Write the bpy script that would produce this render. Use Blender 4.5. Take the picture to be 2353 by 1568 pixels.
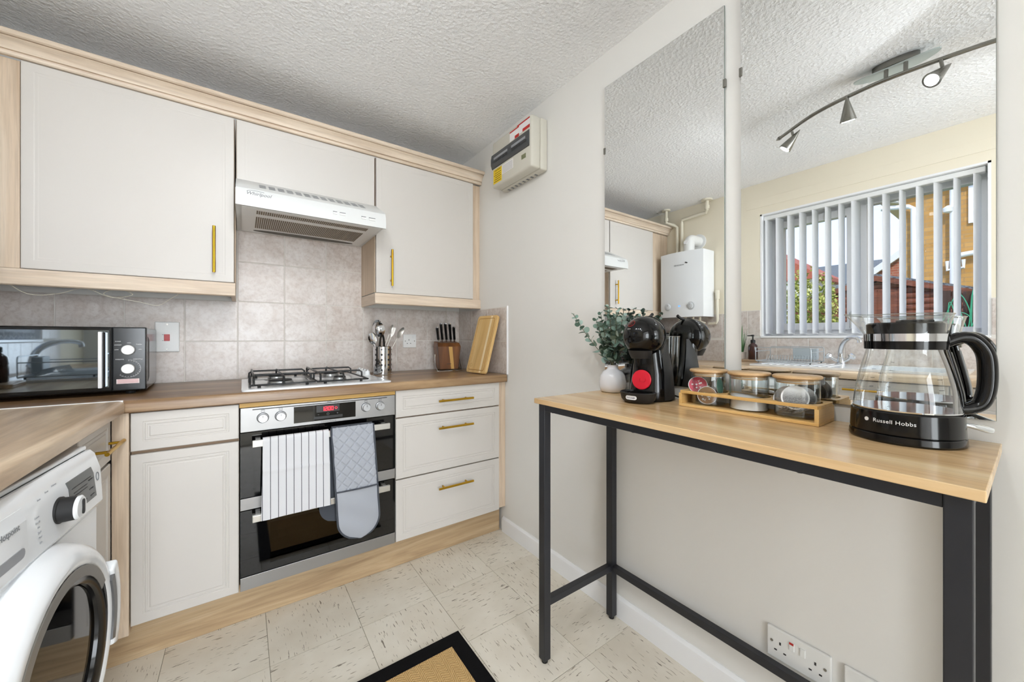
import bpy, bmesh, math, random
from mathutils import Vector, Matrix, Euler

for _o in list(bpy.data.objects):
    bpy.data.objects.remove(_o, do_unlink=True)
SC = bpy.context.scene
COL = SC.collection
PI = math.pi
RAD = math.radians
random.seed(7)

# ------------------------------------------------------------------ camera
LW = -2.12          # left (window) wall, right wall is X = 0, back wall is Y = 0
H = 2.323           # ceiling height
FRONT = -3.55       # wall behind the camera
cam = bpy.data.cameras.new('camera')
cam.sensor_width = 36.0
cam.sensor_fit = 'HORIZONTAL'
cam.lens = 863.0 / 2353 * 36.0
cam.shift_y = -7.0 / 2353
cam.clip_start = 0.02
cam_o = bpy.data.objects.new('camera', cam)
COL.objects.link(cam_o)
cam_o.location = (-1.2386, -2.367, 1.125)
cam_o.rotation_euler = (RAD(90), 0, RAD(-35.64))
SC.camera = cam_o

# ------------------------------------------------------------------ world, sun, exposure
wd = bpy.data.worlds.new('world')
SC.world = wd
wd.use_nodes = True
_nt = wd.node_tree
_bg = _nt.nodes['Background']
_tc = _nt.nodes.new('ShaderNodeTexCoord')
_sx = _nt.nodes.new('ShaderNodeSeparateXYZ')
_cr = _nt.nodes.new('ShaderNodeValToRGB')
_cr.color_ramp.elements[0].position = 0.0
_cr.color_ramp.elements[0].color = (0.74, 0.82, 1.0, 1)
_cr.color_ramp.elements[1].position = 0.6
_cr.color_ramp.elements[1].color = (0.48, 0.62, 0.98, 1)
_nt.links.new(_tc.outputs['Generated'], _sx.inputs[0])
_nt.links.new(_sx.outputs['Z'], _cr.inputs[0])
_nt.links.new(_cr.outputs[0], _bg.inputs['Color'])
_bg.inputs['Strength'].default_value = 1.75

sun = bpy.data.lights.new('sun', 'SUN')
sun.energy = 3.0
sun.color = (1.0, 0.93, 0.82)
sun.angle = RAD(1.0)
sun_o = bpy.data.objects.new('sun', sun)
COL.objects.link(sun_o)
sun_o.rotation_euler = Vector((-0.62, 0.35, -0.70)).to_track_quat('-Z', 'Y').to_euler()
sun_o.location = (2, -3, 6)

SC.view_settings.view_transform = 'Standard'
SC.view_settings.look = 'None'
SC.view_settings.gamma = 1.0
SC.view_settings.use_curve_mapping = False
SC.view_settings.exposure = 0.03
SC.cycles.use_denoising = True
SC.cycles.max_bounces = 8
SC.cycles.diffuse_bounces = 4
SC.cycles.glossy_bounces = 5
SC.cycles.transparent_max_bounces = 16
SC.cycles.use_adaptive_sampling = True
SC.cycles.adaptive_threshold = 0.1
SC.cycles.adaptive_min_samples = 16
SC.cycles.caustics_reflective = False
SC.cycles.caustics_refractive = False
SC.cycles.sample_clamp_indirect = 6.0

LAMP_W = 3.9        # watts of each of the four track spots (their bulbs are the emitters)
REAR_FILL_W = 122.0      # fill light added behind the camera, set in a made-up dining end

LAMP_C = (0.91, 0.95, 0.98)

def add_light(name, kind, loc, energy, color=(1, 1, 1), size=0.05, size_y=None, aim=None):
    l = bpy.data.lights.new(name, kind)
    l.energy = energy
    l.color = color
    if kind == 'AREA':
        l.size = size
        if size_y:
            l.shape = 'RECTANGLE'
            l.size_y = size_y
    else:
        l.shadow_soft_size = size
    o = bpy.data.objects.new(name, l)
    COL.objects.link(o)
    o.location = loc
    if aim is not None:
        o.rotation_euler = Vector(aim).to_track_quat('-Z', 'Y').to_euler()
    return o

# daylight portal in the window opening (guides sky sampling, emits nothing itself)
_p = add_light('window_portal', 'AREA', (LW - 0.26, -1.655, 1.585), 1.0, size=1.12, size_y=0.96, aim=(1, 0, 0))
_p.data.cycles.is_portal = True

# added fill light behind the camera, just inside the made-up patio window
add_light('rear_fill_light', 'AREA', (-1.05, FRONT - 1.86, 1.2), REAR_FILL_W, (0.89, 0.94, 0.98), 1.9, 1.8, aim=(0, 1, 0))

# ------------------------------------------------------------------ helpers
PM = {}

def new_bm():
    return bmesh.new()

def box(bm, x0, x1, y0, y1, z0, z1):
    x0, x1 = sorted((x0, x1)); y0, y1 = sorted((y0, y1)); z0, z1 = sorted((z0, z1))
    v = [bm.verts.new(p) for p in ((x0, y0, z0), (x1, y0, z0), (x1, y1, z0), (x0, y1, z0),
                                   (x0, y0, z1), (x1, y0, z1), (x1, y1, z1), (x0, y1, z1))]
    for f in ((0, 3, 2, 1), (4, 5, 6, 7), (0, 1, 5, 4), (1, 2, 6, 5), (2, 3, 7, 6), (3, 0, 4, 7)):
        bm.faces.new([v[i] for i in f])
    return v

def bx(*a, bev=0.0, seg=2):
    bm = new_bm()
    box(bm, *a)
    if bev:
        bevel(bm, bev, seg)
    return bm

def bevel(bm, off, seg=2, ang=30):
    bm.normal_update()
    es = [e for e in bm.edges if len(e.link_faces) == 2 and e.calc_face_angle(0) > RAD(ang)]
    if es:
        bmesh.ops.bevel(bm, geom=es, offset=off, segments=seg, affect='EDGES', profile=0.5, clamp_overlap=True)
    return bm

def prism(bm, poly, axis, a, b):
    """extrude a 2-D polygon along an axis. poly coords: X->(y,z), Y->(x,z), Z->(x,y)"""
    def pt(u, v, w):
        return {'X': (w, u, v), 'Y': (u, w, v), 'Z': (u, v, w)}[axis]
    A = [bm.verts.new(pt(u, v, a)) for u, v in poly]
    B = [bm.verts.new(pt(u, v, b)) for u, v in poly]
    n = len(poly)
    bm.faces.new(A)
    bm.faces.new(list(reversed(B)))
    for i in range(n):
        j = (i + 1) % n
        bm.faces.new((A[i], B[i], B[j], A[j]))
    return bm

def lathe(bm, prof, n=32, c=(0, 0, 0), sx=1.0, sy=1.0, cap0=True, cap1=True):
    rings = []
    for r, z in prof:
        if r < 1e-5:
            rings.append([bm.verts.new((c[0], c[1], c[2] + z))])
        else:
            rings.append([bm.verts.new((c[0] + r * sx * math.cos(2 * PI * i / n), c[1] + r * sy * math.sin(2 * PI * i / n), c[2] + z)) for i in range(n)])
    for a, b in zip(rings, rings[1:]):
        for i in range(n):
            j = (i + 1) % n
            if len(a) == 1 and len(b) == 1:
                continue
            if len(a) == 1:
                bm.faces.new((a[0], b[i], b[j]))
            elif len(b) == 1:
                bm.faces.new((a[i], a[j], b[0]))
            else:
                bm.faces.new((a[i], a[j], b[j], b[i]))
    if cap0 and len(rings[0]) > 1:
        bm.faces.new(list(reversed(rings[0])))
    if cap1 and len(rings[-1]) > 1:
        bm.faces.new(rings[-1])
    return bm

def spline(pts, n=6, closed=False):
    pts = [Vector(p) for p in pts]
    out = []
    m = len(pts)
    segs = m if closed else m - 1
    for i in range(segs):
        if closed:
            p0, p1, p2, p3 = pts[(i - 1) % m], pts[i], pts[(i + 1) % m], pts[(i + 2) % m]
        else:
            p1, p2 = pts[i], pts[i + 1]
            p0 = pts[i - 1] if i > 0 else p1 * 2 - p2
            p3 = pts[i + 2] if i + 2 < m else p2 * 2 - p1
        for k in range(n):
            t = k / n
            out.append(0.5 * ((2 * p1) + (p2 - p0) * t + (2 * p0 - 5 * p1 + 4 * p2 - p3) * t * t + (3 * p1 - p0 - 3 * p2 + p3) * t ** 3))
    if not closed:
        out.append(pts[-1])
    return out

def tube(bm, pts, r, n=8, closed=False, flat=None):
    """sweep a circle (or ellipse: flat=(ra, rb, up)) along a polyline; r may be a list"""
    pts = [Vector(p) for p in pts]
    m = len(pts)
    rr = r if isinstance(r, (list, tuple)) else [r] * m
    rings = []
    prev = None
    for i in range(m):
        if closed:
            t = (pts[(i + 1) % m] - pts[i - 1]).normalized()
        else:
            t = (pts[min(i + 1, m - 1)] - pts[max(i - 1, 0)]).normalized()
        if flat:
            a = Vector(flat[2])
            a = (a - t * a.dot(t)).normalized()
        elif prev is None:
            a = t.orthogonal().normalized()
        else:
            a = prev - t * prev.dot(t)
            a = a.normalized() if a.length > 1e-6 else t.orthogonal().normalized()
        prev = a
        b = t.cross(a)
        ra, rb = (flat[0] * rr[i], flat[1] * rr[i]) if flat else (rr[i], rr[i])
        rings.append([bm.verts.new(pts[i] + a * (ra * math.cos(2 * PI * k / n)) + b * (rb * math.sin(2 * PI * k / n))) for k in range(n)])
    pairs = list(zip(rings, rings[1:]))
    if closed:
        pairs.append((rings[-1], rings[0]))
    for A, B in pairs:
        for k in range(n):
            j = (k + 1) % n
            bm.faces.new((A[k], A[j], B[j], B[k]))
    if not closed:
        bm.faces.new(list(reversed(rings[0])))
        bm.faces.new(rings[-1])
    return bm

def tb(pts, r, n=8, closed=False, flat=None):
    return tube(new_bm(), pts, r, n, closed, flat)

def cyl(bm, p0, p1, r, n=16, r1=None):
    return tube(bm, [p0, p1], [r, r if r1 is None else r1], n)

def roundrect(w, h, r, n=4, cx=0.0, cy=0.0):
    out = []
    for qx, qy, a0 in ((1, 1, 0), (-1, 1, 90), (-1, -1, 180), (1, -1, 270)):
        for k in range(n + 1):
            a = RAD(a0 + 90 * k / n)
            out.append((cx + qx * (w / 2 - r) + r * math.cos(a), cy + qy * (h / 2 - r) + r * math.sin(a)))
    return out

def loft(bm, rings, cap=True):
    R = [[bm.verts.new(p) for p in ring] for ring in rings]
    n = len(R[0])
    for a, b in zip(R, R[1:]):
        for i in range(n):
            j = (i + 1) % n
            bm.faces.new((a[i], a[j], b[j], b[i]))
    if cap:
        bm.faces.new(list(reversed(R[0])))
        bm.faces.new(R[-1])
    return bm

def grid(bm, nu, nv, fn, thick=None):
    V = [[bm.verts.new(fn(i / nu, j / nv)) for j in range(nv + 1)] for i in range(nu + 1)]
    for i in range(nu):
        for j in range(nv):
            bm.faces.new((V[i][j], V[i + 1][j], V[i + 1][j + 1], V[i][j + 1]))
    if thick:
        bmesh.ops.recalc_face_normals(bm, faces=bm.faces)
        bmesh.ops.solidify(bm, geom=bm.faces[:], thickness=thick)
    return bm

def _finish(name, bm, mat, smooth):
    bmesh.ops.recalc_face_normals(bm, faces=bm.faces)
    me = bpy.data.meshes.new(name)
    bm.to_mesh(me)
    bm.free()
    me.materials.append(mat)
    if smooth:
        me.shade_smooth()
        me.set_sharp_from_angle(angle=RAD(smooth if smooth is not True else 40))
    return me

def part(parent, name, bm, mat, smooth=False, local=False, kind=None, label=None):
    """a mesh under a thing or under a part; bm in world coords unless local"""
    M = PM[parent.name]
    if not local:
        bm.transform(M.inverted())
    me = _finish(name, bm, mat, smooth)
    o = bpy.data.objects.new(name, me)
    COL.objects.link(o)
    o.parent = parent
    PM[o.name] = M
    if kind:
        o['kind'] = kind
    if label:
        o['label'] = label
    return o

def thing(name, label, cat, loc=(0, 0, 0), rotz=0.0, group=None, rot=None):
    o = bpy.data.objects.new(name, None)
    COL.objects.link(o)
    o.empty_display_size = 0.05
    o.location = loc
    e = Euler(rot) if rot else Euler((0, 0, rotz))
    o.rotation_euler = e
    o['label'] = label
    o['category'] = cat
    if group:
        o['group'] = group
    PM[o.name] = Matrix.Translation(Vector(loc)) @ e.to_matrix().to_4x4()
    return o

def single(name, label, cat, bm, mat, smooth=False, group=None, kind=None, M=None):
    """a top-level thing that is one mesh; bm in world coords (or in M's space)"""
    if M is None:
        xs = [v.co for v in bm.verts]
        c = Vector(((min(v.x for v in xs) + max(v.x for v in xs)) / 2, (min(v.y for v in xs) + max(v.y for v in xs)) / 2, min(v.z for v in xs)))
        M = Matrix.Translation(c)
        bm.transform(M.inverted())
    me = _finish(name, bm, mat, smooth)
    o = bpy.data.objects.new(name, me)
    COL.objects.link(o)
    o.matrix_world = M
    PM[o.name] = M
    o['label'] = label
    if cat:
        o['category'] = cat
    if group:
        o['group'] = group
    if kind:
        o['kind'] = kind
    return o

def struct(name, bm, mat, smooth=False, label=None):
    me = _finish(name, bm, mat, smooth)
    o = bpy.data.objects.new(name, me)
    COL.objects.link(o)
    o['kind'] = 'structure'
    if label:
        o['label'] = label
    PM[o.name] = Matrix.Identity(4)
    return o

def piece(parent, name, mesh, loc, rotz=0.0, rot=None):
    """a repeat of a shared mesh under a parent whose space is PM[parent]"""
    o = bpy.data.objects.new(name, mesh)
    COL.objects.link(o)
    o.parent = parent
    L = PM[parent.name].inverted() @ Vector(loc)
    o.location = L
    o.rotation_euler = rot if rot else (0, 0, rotz)
    PM[o.name] = PM[parent.name] @ Matrix.Translation(L) @ Euler(o.rotation_euler).to_matrix().to_4x4()
    return o

def text_bm(s, size, depth=0.0004, align='CENTER', shear=0.0, spacing=1.0):
    cu = bpy.data.curves.new('t', 'FONT')
    cu.body = s
    cu.size = size
    cu.extrude = depth / 2
    cu.align_x = align
    cu.align_y = 'CENTER'
    cu.shear = shear
    cu.space_character = spacing
    cu.resolution_u = 3
    ob = bpy.data.objects.new('t', cu)
    COL.objects.link(ob)
    bpy.context.view_layer.update()
    dg = bpy.context.evaluated_depsgraph_get()
    me = bpy.data.meshes.new_from_object(ob.evaluated_get(dg))
    bm = new_bm()
    bm.from_mesh(me)
    bpy.data.objects.remove(ob)
    bpy.data.curves.remove(cu)
    bpy.data.meshes.remove(me)
    return bm

def frame(origin, xdir, ydir):
    """matrix taking local x,y (text plane) to world directions, local z = x cross y"""
    x = Vector(xdir).normalized(); y = Vector(ydir).normalized(); z = x.cross(y)
    M = Matrix((x, y, z)).transposed().to_4x4()
    M.translation = Vector(origin)
    return M

def text(parent, name, s, size, origin, xdir, ydir, mat, local=False, **k):
    bm = text_bm(s, size, **k)
    bm.transform(frame(origin, xdir, ydir))
    return part(parent, name, bm, mat, local=local)

# ------------------------------------------------------------------ materials
def srgb(r, g, b):
    def f(c):
        c /= 255.0
        return c / 12.92 if c <= 0.04045 else ((c + 0.055) / 1.055) ** 2.4
    return (f(r), f(g), f(b), 1.0)

def base_mat(name, col, rough=0.5, metal=0.0, spec=0.5, coat=0.0, emit=None, estr=0.0):
    m = bpy.data.materials.new(name)
    m.use_nodes = True
    b = m.node_tree.nodes['Principled BSDF']
    b.inputs['Base Color'].default_value = col
    b.inputs['Roughness'].default_value = rough
    b.inputs['Metallic'].default_value = metal
    b.inputs['Specular IOR Level'].default_value = spec
    b.inputs['Coat Weight'].default_value = coat
    b.inputs['Coat Roughness'].default_value = 0.08
    if emit:
        b.inputs['Emission Color'].default_value = emit
        b.inputs['Emission Strength'].default_value = estr
    return m

def N(m, t, **kw):
    n = m.node_tree.nodes.new(t)
    for k, v in kw.items():
        setattr(n, k, v)
    return n

def L(m, a, b):
    m.node_tree.links.new(a, b)

def coords(m, scale=(1, 1, 1), rot=(0, 0, 0), rand=False, kind='Object'):
    tc = N(m, 'ShaderNodeTexCoord')
    mp = N(m, 'ShaderNodeMapping')
    mp.inputs['Scale'].default_value = scale
    mp.inputs['Rotation'].default_value = rot
    src = tc.outputs[kind]
    if rand:
        oi = N(m, 'ShaderNodeObjectInfo')
        mul = N(m, 'ShaderNodeMath', operation='MULTIPLY')
        mul.inputs[1].default_value = 37.0
        L(m, oi.outputs['Random'], mul.inputs[0])
        add = N(m, 'ShaderNodeVectorMath', operation='ADD')
        L(m, src, add.inputs[0])
        L(m, mul.outputs[0], add.inputs[1])
        src = add.outputs[0]
    L(m, src, mp.inputs['Vector'])
    return mp.outputs[0]

def ramp(m, fac, stops):
    r = N(m, 'ShaderNodeValToRGB')
    e = r.color_ramp.elements
    while len(e) < len(stops):
        e.new(0.5)
    for i, (p, c) in enumerate(stops):
        e[i].position = p
        e[i].color = c
    L(m, fac, r.inputs[0])
    return r.outputs[0]

def noise(m, vec, scale, detail=3.0, rough=0.5, dist=0.0):
    n = N(m, 'ShaderNodeTexNoise')
    n.inputs['Scale'].default_value = scale
    n.inputs['Detail'].default_value = detail
    n.inputs['Roughness'].default_value = rough
    n.inputs['Distortion'].default_value = dist
    L(m, vec, n.inputs['Vector'])
    return n.outputs['Fac']

def mix(m, fac, a, b, mode='MIX'):
    x = N(m, 'ShaderNodeMix', data_type='RGBA', blend_type=mode)
    for sock, v in ((x.inputs[0], fac), (x.inputs[6], a), (x.inputs[7], b)):
        if hasattr(v, 'is_linked') or hasattr(v, 'links'):
            L(m, v, sock)
        else:
            sock.default_value = v
    return x.outputs[2]

def bump(m, h, strength, dist=0.002):
    b = N(m, 'ShaderNodeBump')
    b.inputs['Strength'].default_value = strength
    b.inputs['Distance'].default_value = dist
    L(m, h, b.inputs['Height'])
    L(m, b.outputs[0], m.node_tree.nodes['Principled BSDF'].inputs['Normal'])

def setcol(m, c):
    L(m, c, m.node_tree.nodes['Principled BSDF'].inputs['Base Color'])

def wood(name, dark, mid, light, axis='X', rough=0.45, scale=1.0, contrast=1.0, bstr=0.15, rand=False, coat=0.0):
    m = base_mat(name, mid, rough, coat=coat)
    g = {'X': (1.2, 14, 14), 'Y': (14, 1.2, 14), 'Z': (14, 14, 1.2)}[axis]
    g = tuple(v * scale for v in g)
    v = coords(m, g, rand=rand)
    n1 = noise(m, v, 1.0, 5.0, 0.6, 0.9)
    c1 = ramp(m, n1, [(0.5 - 0.22 / contrast, dark), (0.5, mid), (0.5 + 0.2 / contrast, light)])
    g2 = tuple((x * 7 if x > 5 * scale else x * 2.5) for x in g)
    v2 = coords(m, g2, rand=rand)
    n2 = noise(m, v2, 1.0, 3.0, 0.65, 0.3)
    c2 = ramp(m, n2, [(0.32, (0.62, 0.62, 0.62, 1)), (0.55, (1, 1, 1, 1))])
    setcol(m, mix(m, 0.35, c1, c2, 'MULTIPLY'))
    bump(m, n2, bstr, 0.001)
    return m

def thin_glass(name, tint=(1, 1, 1, 1), f0=0.04, f1=0.75, rough=0.0, power=3.0):
    m = bpy.data.materials.new(name)
    m.use_nodes = True
    nt = m.node_tree
    for n in list(nt.nodes):
        if n.type == 'BSDF_PRINCIPLED':
            nt.nodes.remove(n)
    out = nt.nodes['Material Output']
    tr = N(m, 'ShaderNodeBsdfTransparent')
    tr.inputs[0].default_value = tint
    gl = N(m, 'ShaderNodeBsdfGlossy')
    gl.inputs['Roughness'].default_value = rough
    lw = N(m, 'ShaderNodeLayerWeight')
    lw.inputs[0].default_value = 0.5
    pw = N(m, 'ShaderNodeMath', operation='POWER')
    pw.inputs[1].default_value = power
    L(m, lw.outputs['Facing'], pw.inputs[0])
    ma = N(m, 'ShaderNodeMath', operation='MULTIPLY_ADD')
    ma.inputs[1].default_value = f1
    ma.inputs[2].default_value = f0
    L(m, pw.outputs[0], ma.inputs[0])
    mx = N(m, 'ShaderNodeMixShader')
    L(m, ma.outputs[0], mx.inputs[0])
    L(m, tr.outputs[0], mx.inputs[1])
    L(m, gl.outputs[0], mx.inputs[2])
    L(m, mx.outputs[0], out.inputs['Surface'])
    return m

M_ = {}
def paint(key, rgb, rough=0.5, **k):
    M_[key] = base_mat(key, srgb(*rgb), rough, **k)
    return M_[key]

# wall paint
m = paint('wall_paint', (231, 229, 225), 0.7, spec=0.3)
bump(m, noise(m, coords(m), 60, 3), 0.05, 0.002)
m = paint('wall_paint_warm_lit', (234, 225, 205), 0.7, spec=0.3)  # same paint as the other walls; warm light put into the colour
bump(m, noise(m, coords(m), 60, 3), 0.05, 0.002)
# stippled ceiling
m = paint('ceiling_stipple', (250, 250, 251), 0.75, spec=0.3)
_v = coords(m)
_vo = N(m, 'ShaderNodeTexVoronoi')
_vo.inputs['Scale'].default_value = 78
_vo.inputs['Randomness'].default_value = 1.0
L(m, mix(m, 0.12, _v, N(m, 'ShaderNodeTexNoise').outputs['Color']), _vo.inputs['Vector'])
bump(m, mix(m, 0.5, _vo.outputs['Distance'], noise(m, _v, 120, 3, 0.6, 1.0)), 0.8, 0.007)
# marbled wall tile
m = paint('marbled_tile', (206, 196, 188), 0.28)
_v = coords(m, rand=True)
_n = noise(m, _v, 11, 6, 0.65, 0.6)
_n2 = noise(m, _v, 55, 4, 0.7, 0.4)
_c = ramp(m, _n, [(0.32, srgb(203, 190, 181)), (0.5, srgb(215, 206, 199)), (0.68, srgb(225, 218, 213))])
setcol(m, mix(m, 0.35, _c, ramp(m, _n2, [(0.35, srgb(190, 172, 162)), (0.55, srgb(255, 255, 255))]), 'MULTIPLY'))
# grey marbled tile (right and window walls share the look)
paint('grout', (222, 217, 210), 0.8)
# doors
paint('cream_door', (210, 205, 199), 0.38)
paint('cabinet_edge', (150, 125, 100), 0.6)
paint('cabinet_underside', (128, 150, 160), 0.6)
M_['oak_x'] = wood('limed_oak_along', srgb(200, 178, 155), srgb(224, 206, 185), srgb(236, 221, 203), 'X', 0.5, 1.3)
M_['oak_z'] = wood('limed_oak_upright', srgb(196, 172, 146), srgb(219, 198, 174), srgb(232, 214, 193), 'Z', 0.5, 1.3)
M_['oak_y'] = wood('limed_oak_return', srgb(200, 178, 155), srgb(224, 206, 185), srgb(236, 221, 203), 'Y', 0.5, 1.3)
M_['plinth_x'] = wood('plinth_oak', srgb(158, 130, 98), srgb(190, 163, 127), srgb(208, 184, 150), 'X', 0.5, 1.2)
M_['plinth_y'] = wood('plinth_oak_side', srgb(158, 130, 98), srgb(190, 163, 127), srgb(208, 184, 150), 'Y', 0.5, 1.2)
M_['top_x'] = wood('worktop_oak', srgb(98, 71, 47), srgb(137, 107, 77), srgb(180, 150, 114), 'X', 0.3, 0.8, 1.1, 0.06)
M_['top_y_lit'] = wood('worktop_oak_window_lit', srgb(146, 119, 92), srgb(192, 166, 136), srgb(224, 202, 173), 'Y', 0.3, 0.8, 1.1, 0.06)  # same oak, paler: sheen from the window put into the colour
M_['table_y'] = wood('table_oak', srgb(186, 148, 102), srgb(216, 181, 134), srgb(231, 203, 160), 'Y', 0.22, 0.9, 1.0, 0.05)
M_['bamboo_y'] = wood('bamboo_tray', srgb(204, 158, 88), srgb(224, 182, 114), srgb(233, 197, 136), 'Y', 0.4, 1.0)
M_['bamboo_z'] = wood('bamboo_board', srgb(200, 158, 96), srgb(219, 182, 120), srgb(229, 197, 140), 'Z', 0.4, 1.0)
M_['bamboo_lid'] = wood('bamboo_lid', srgb(196, 156, 108), srgb(214, 178, 132), srgb(226, 196, 156), 'Y', 0.45, 0.8)
M_['walnut_z'] = wood('walnut_block', srgb(70, 40, 18), srgb(112, 68, 34), srgb(140, 92, 50), 'Z', 0.4, 1.0)
paint('pale_sapwood', (206, 162, 92), 0.4)
paint('packing_strip', (206, 164, 88), 0.5)
# metals and plastics
paint('brass', (200, 158, 52), 0.28, metal=1.0)
paint('chrome', (225, 228, 232), 0.06, metal=1.0)
m = paint('brushed_steel', (160, 159, 158), 0.42, metal=1.0)
bump(m, noise(m, coords(m, (4, 4, 260)), 1.0, 2), 0.06, 0.001)
paint('pale_steel', (206, 204, 198), 0.35, metal=0.85)
paint('nickel', (140, 138, 132), 0.25, metal=1.0)
paint('black_glass', (7, 7, 8), 0.04, spec=0.6)
paint('black_plastic', (9, 9, 10), 0.12, spec=0.4)
paint('matt_black', (26, 26, 27), 0.55)
paint('charcoal_metal', (34, 35, 40), 0.42)
paint('black_wire', (18, 18, 20), 0.35)
paint('white_enamel', (236, 238, 240), 0.14, coat=0.3)
paint('hood_white', (222, 223, 222), 0.38)
paint('white_plastic', (232, 232, 230), 0.35)
paint('white_satin', (240, 240, 241), 0.25)
paint('grey_vent', (150, 152, 156), 0.5)
paint('knob_silver', (202, 204, 207), 0.28, metal=0.6)
paint('dark_mark', (40, 40, 42), 0.6)
paint('grey_mark', (120, 122, 126), 0.6)
paint('pale_mark', (168, 170, 174), 0.6)
paint('white_mark', (230, 230, 230), 0.5)
paint('red_switch', (178, 24, 22), 0.3)
paint('red_disc', (214, 22, 46), 0.4)
paint('red_mark', (190, 40, 34), 0.5)
paint('yellow_label', (236, 200, 20), 0.5)
paint('paper_label', (236, 232, 232), 0.6)
paint('pink_label', (232, 214, 212), 0.6)
paint('putty_plastic', (206, 202, 190), 0.4)
paint('cream_pipe', (226, 219, 200), 0.4)
paint('rubber', (14, 14, 14), 0.7)
paint('mirror_silver', (246, 248, 248), 0.0, metal=1.0)
paint('mirror_edge', (120, 132, 128), 0.2)
M_['led_red'] = base_mat('led_red', (1, 0.02, 0.03, 1), 0.5, emit=(1.0, 0.03, 0.06, 1), estr=2.2)
M_['lamp_glow'] = base_mat('lamp_glow', (1, 1, 1, 1), 0.5, emit=LAMP_C + (1,), estr=LAMP_W / (PI * PI * 0.022 ** 2))
M_['blue_led'] = base_mat('blue_led', (0.05, 0.2, 0.9, 1), 0.5, emit=(0.1, 0.35, 1, 1), estr=1.5)
M_['clear_glass'] = thin_glass('clear_glass', (0.972, 0.985, 0.985, 1), 0.045, 0.85, power=2.6)
M_['glass_edge'] = thin_glass('glass_edge', (0.74, 0.79, 0.79, 1), 0.16, 0.8, power=1.5)
M_['pane_glass'] = thin_glass('pane_glass', (0.97, 0.98, 0.98, 1), 0.03, 0.5)
M_['smoke_glass'] = thin_glass('smoke_glass', (0.22, 0.18, 0.15, 1), 0.05, 0.7)
M_['amber_glass'] = base_mat('amber_glass', srgb(52, 18, 14), 0.08, coat=0.5)
M_['smoke_flap'] = base_mat('smoke_flap', srgb(70, 72, 75), 0.12)
paint('microwave_mirror', (128, 138, 146), 0.03, metal=1.0)
# fabrics
m = paint('towel_cloth', (214, 214, 217), 0.95, spec=0.1)
_v = coords(m)
_sx2 = N(m, 'ShaderNodeSeparateXYZ')
L(m, _v, _sx2.inputs[0])
_ma = N(m, 'ShaderNodeMath', operation='MULTIPLY_ADD'); _ma.inputs[1].default_value = 1 / 0.0262; _ma.inputs[2].default_value = 0.5
L(m, _sx2.outputs['X'], _ma.inputs[0])
_fr = N(m, 'ShaderNodeMath', operation='FRACT')
L(m, _ma.outputs[0], _fr.inputs[0])
setcol(m, ramp(m, _fr.outputs[0], [(0.0, srgb(70, 72, 78)), (0.08, srgb(70, 72, 78)), (0.09, srgb(216, 216, 219)), (1.0, srgb(216, 216, 219))]))
m.node_tree.nodes[-1].color_ramp.interpolation = 'LINEAR'
bump(m, noise(m, _v, 420, 2), 0.5, 0.0012)
m = paint('mitt_cloth', (166, 170, 178), 0.5, spec=0.4)
bump(m, noise(m, coords(m), 30, 3), 0.12, 0.003)
paint('mitt_trim', (70, 74, 82), 0.8)
m = paint('rug_border', (19, 18, 19), 0.95, spec=0.1)
bump(m, noise(m, coords(m), 300, 2), 0.6, 0.002)
# sisal herringbone
m = paint('sisal', (204, 170, 118), 0.95, spec=0.1)
_v = coords(m)
_s = N(m, 'ShaderNodeSeparateXYZ')
L(m, _v, _s.inputs[0])
def _math(m, op, a, b=None):
    n = N(m, 'ShaderNodeMath', operation=op)
    for i, x in enumerate((a, b)):
        if x is None:
            continue
        if isinstance(x, (int, float)):
            n.inputs[i].default_value = x
        else:
            L(m, x, n.inputs[i])
    return n.outputs[0]
_zig = _math(m, 'PINGPONG', _s.outputs['X'], 0.021)
_ph = _math(m, 'ADD', _s.outputs['Y'], _zig)
_st = _math(m, 'SINE', _math(m, 'MULTIPLY', _ph, 2 * PI / 0.0085))
_st2 = _math(m, 'SINE', _math(m, 'MULTIPLY', _s.outputs['X'], 2 * PI / 0.0046))
_hh = _math(m, 'ADD', _math(m, 'MULTIPLY', _st, 0.5), _math(m, 'MULTIPLY', _st2, 0.22))
setcol(m, ramp(m, _math(m, 'MULTIPLY_ADD', _hh, 0.5), [(0.2, srgb(176, 136, 84)), (0.55, srgb(205, 170, 116)), (0.9, srgb(225, 196, 146))]))
bump(m, _hh, 0.6, 0.002)
# vinyl floor tile with dark flecks
m = paint('flecked_vinyl', (203, 194, 176), 0.42, spec=0.4)
_v = coords(m, rand=True)
_cl = ramp(m, noise(m, _v, 5.0, 3, 0.6), [(0.35, srgb(216, 207, 191)), (0.65, srgb(228, 221, 207))])
_f1 = noise(m, coords(m, (20, 125, 1), rand=True), 1.0, 2.0, 0.6)
_cl2 = noise(m, _v, 16, 2, 0.5)
_fm = _math(m, 'MULTIPLY_ADD', _cl2, 0.22)
m.node_tree.nodes[-1].inputs[2].default_value = -0.11
_fs = _math(m, 'ADD', _f1, _fm)
_fk = ramp(m, _fs, [(0.66, (0, 0, 0, 1)), (0.70, (1, 1, 1, 1))])
_f3 = noise(m, coords(m, (24, 190, 1), rand=True), 1.0, 1.0, 0.5)
_fk3 = ramp(m, _f3, [(0.68, (0, 0, 0, 1)), (0.72, (1, 1, 1, 1))])
_c1 = mix(m, _fk, _cl, srgb(132, 122, 108))
setcol(m, mix(m, _fk3, _c1, srgb(172, 161, 144)))
paint('floor_joint', (158, 150, 134), 0.8)

# ================================================================== room shell
T = 0.15
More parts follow.
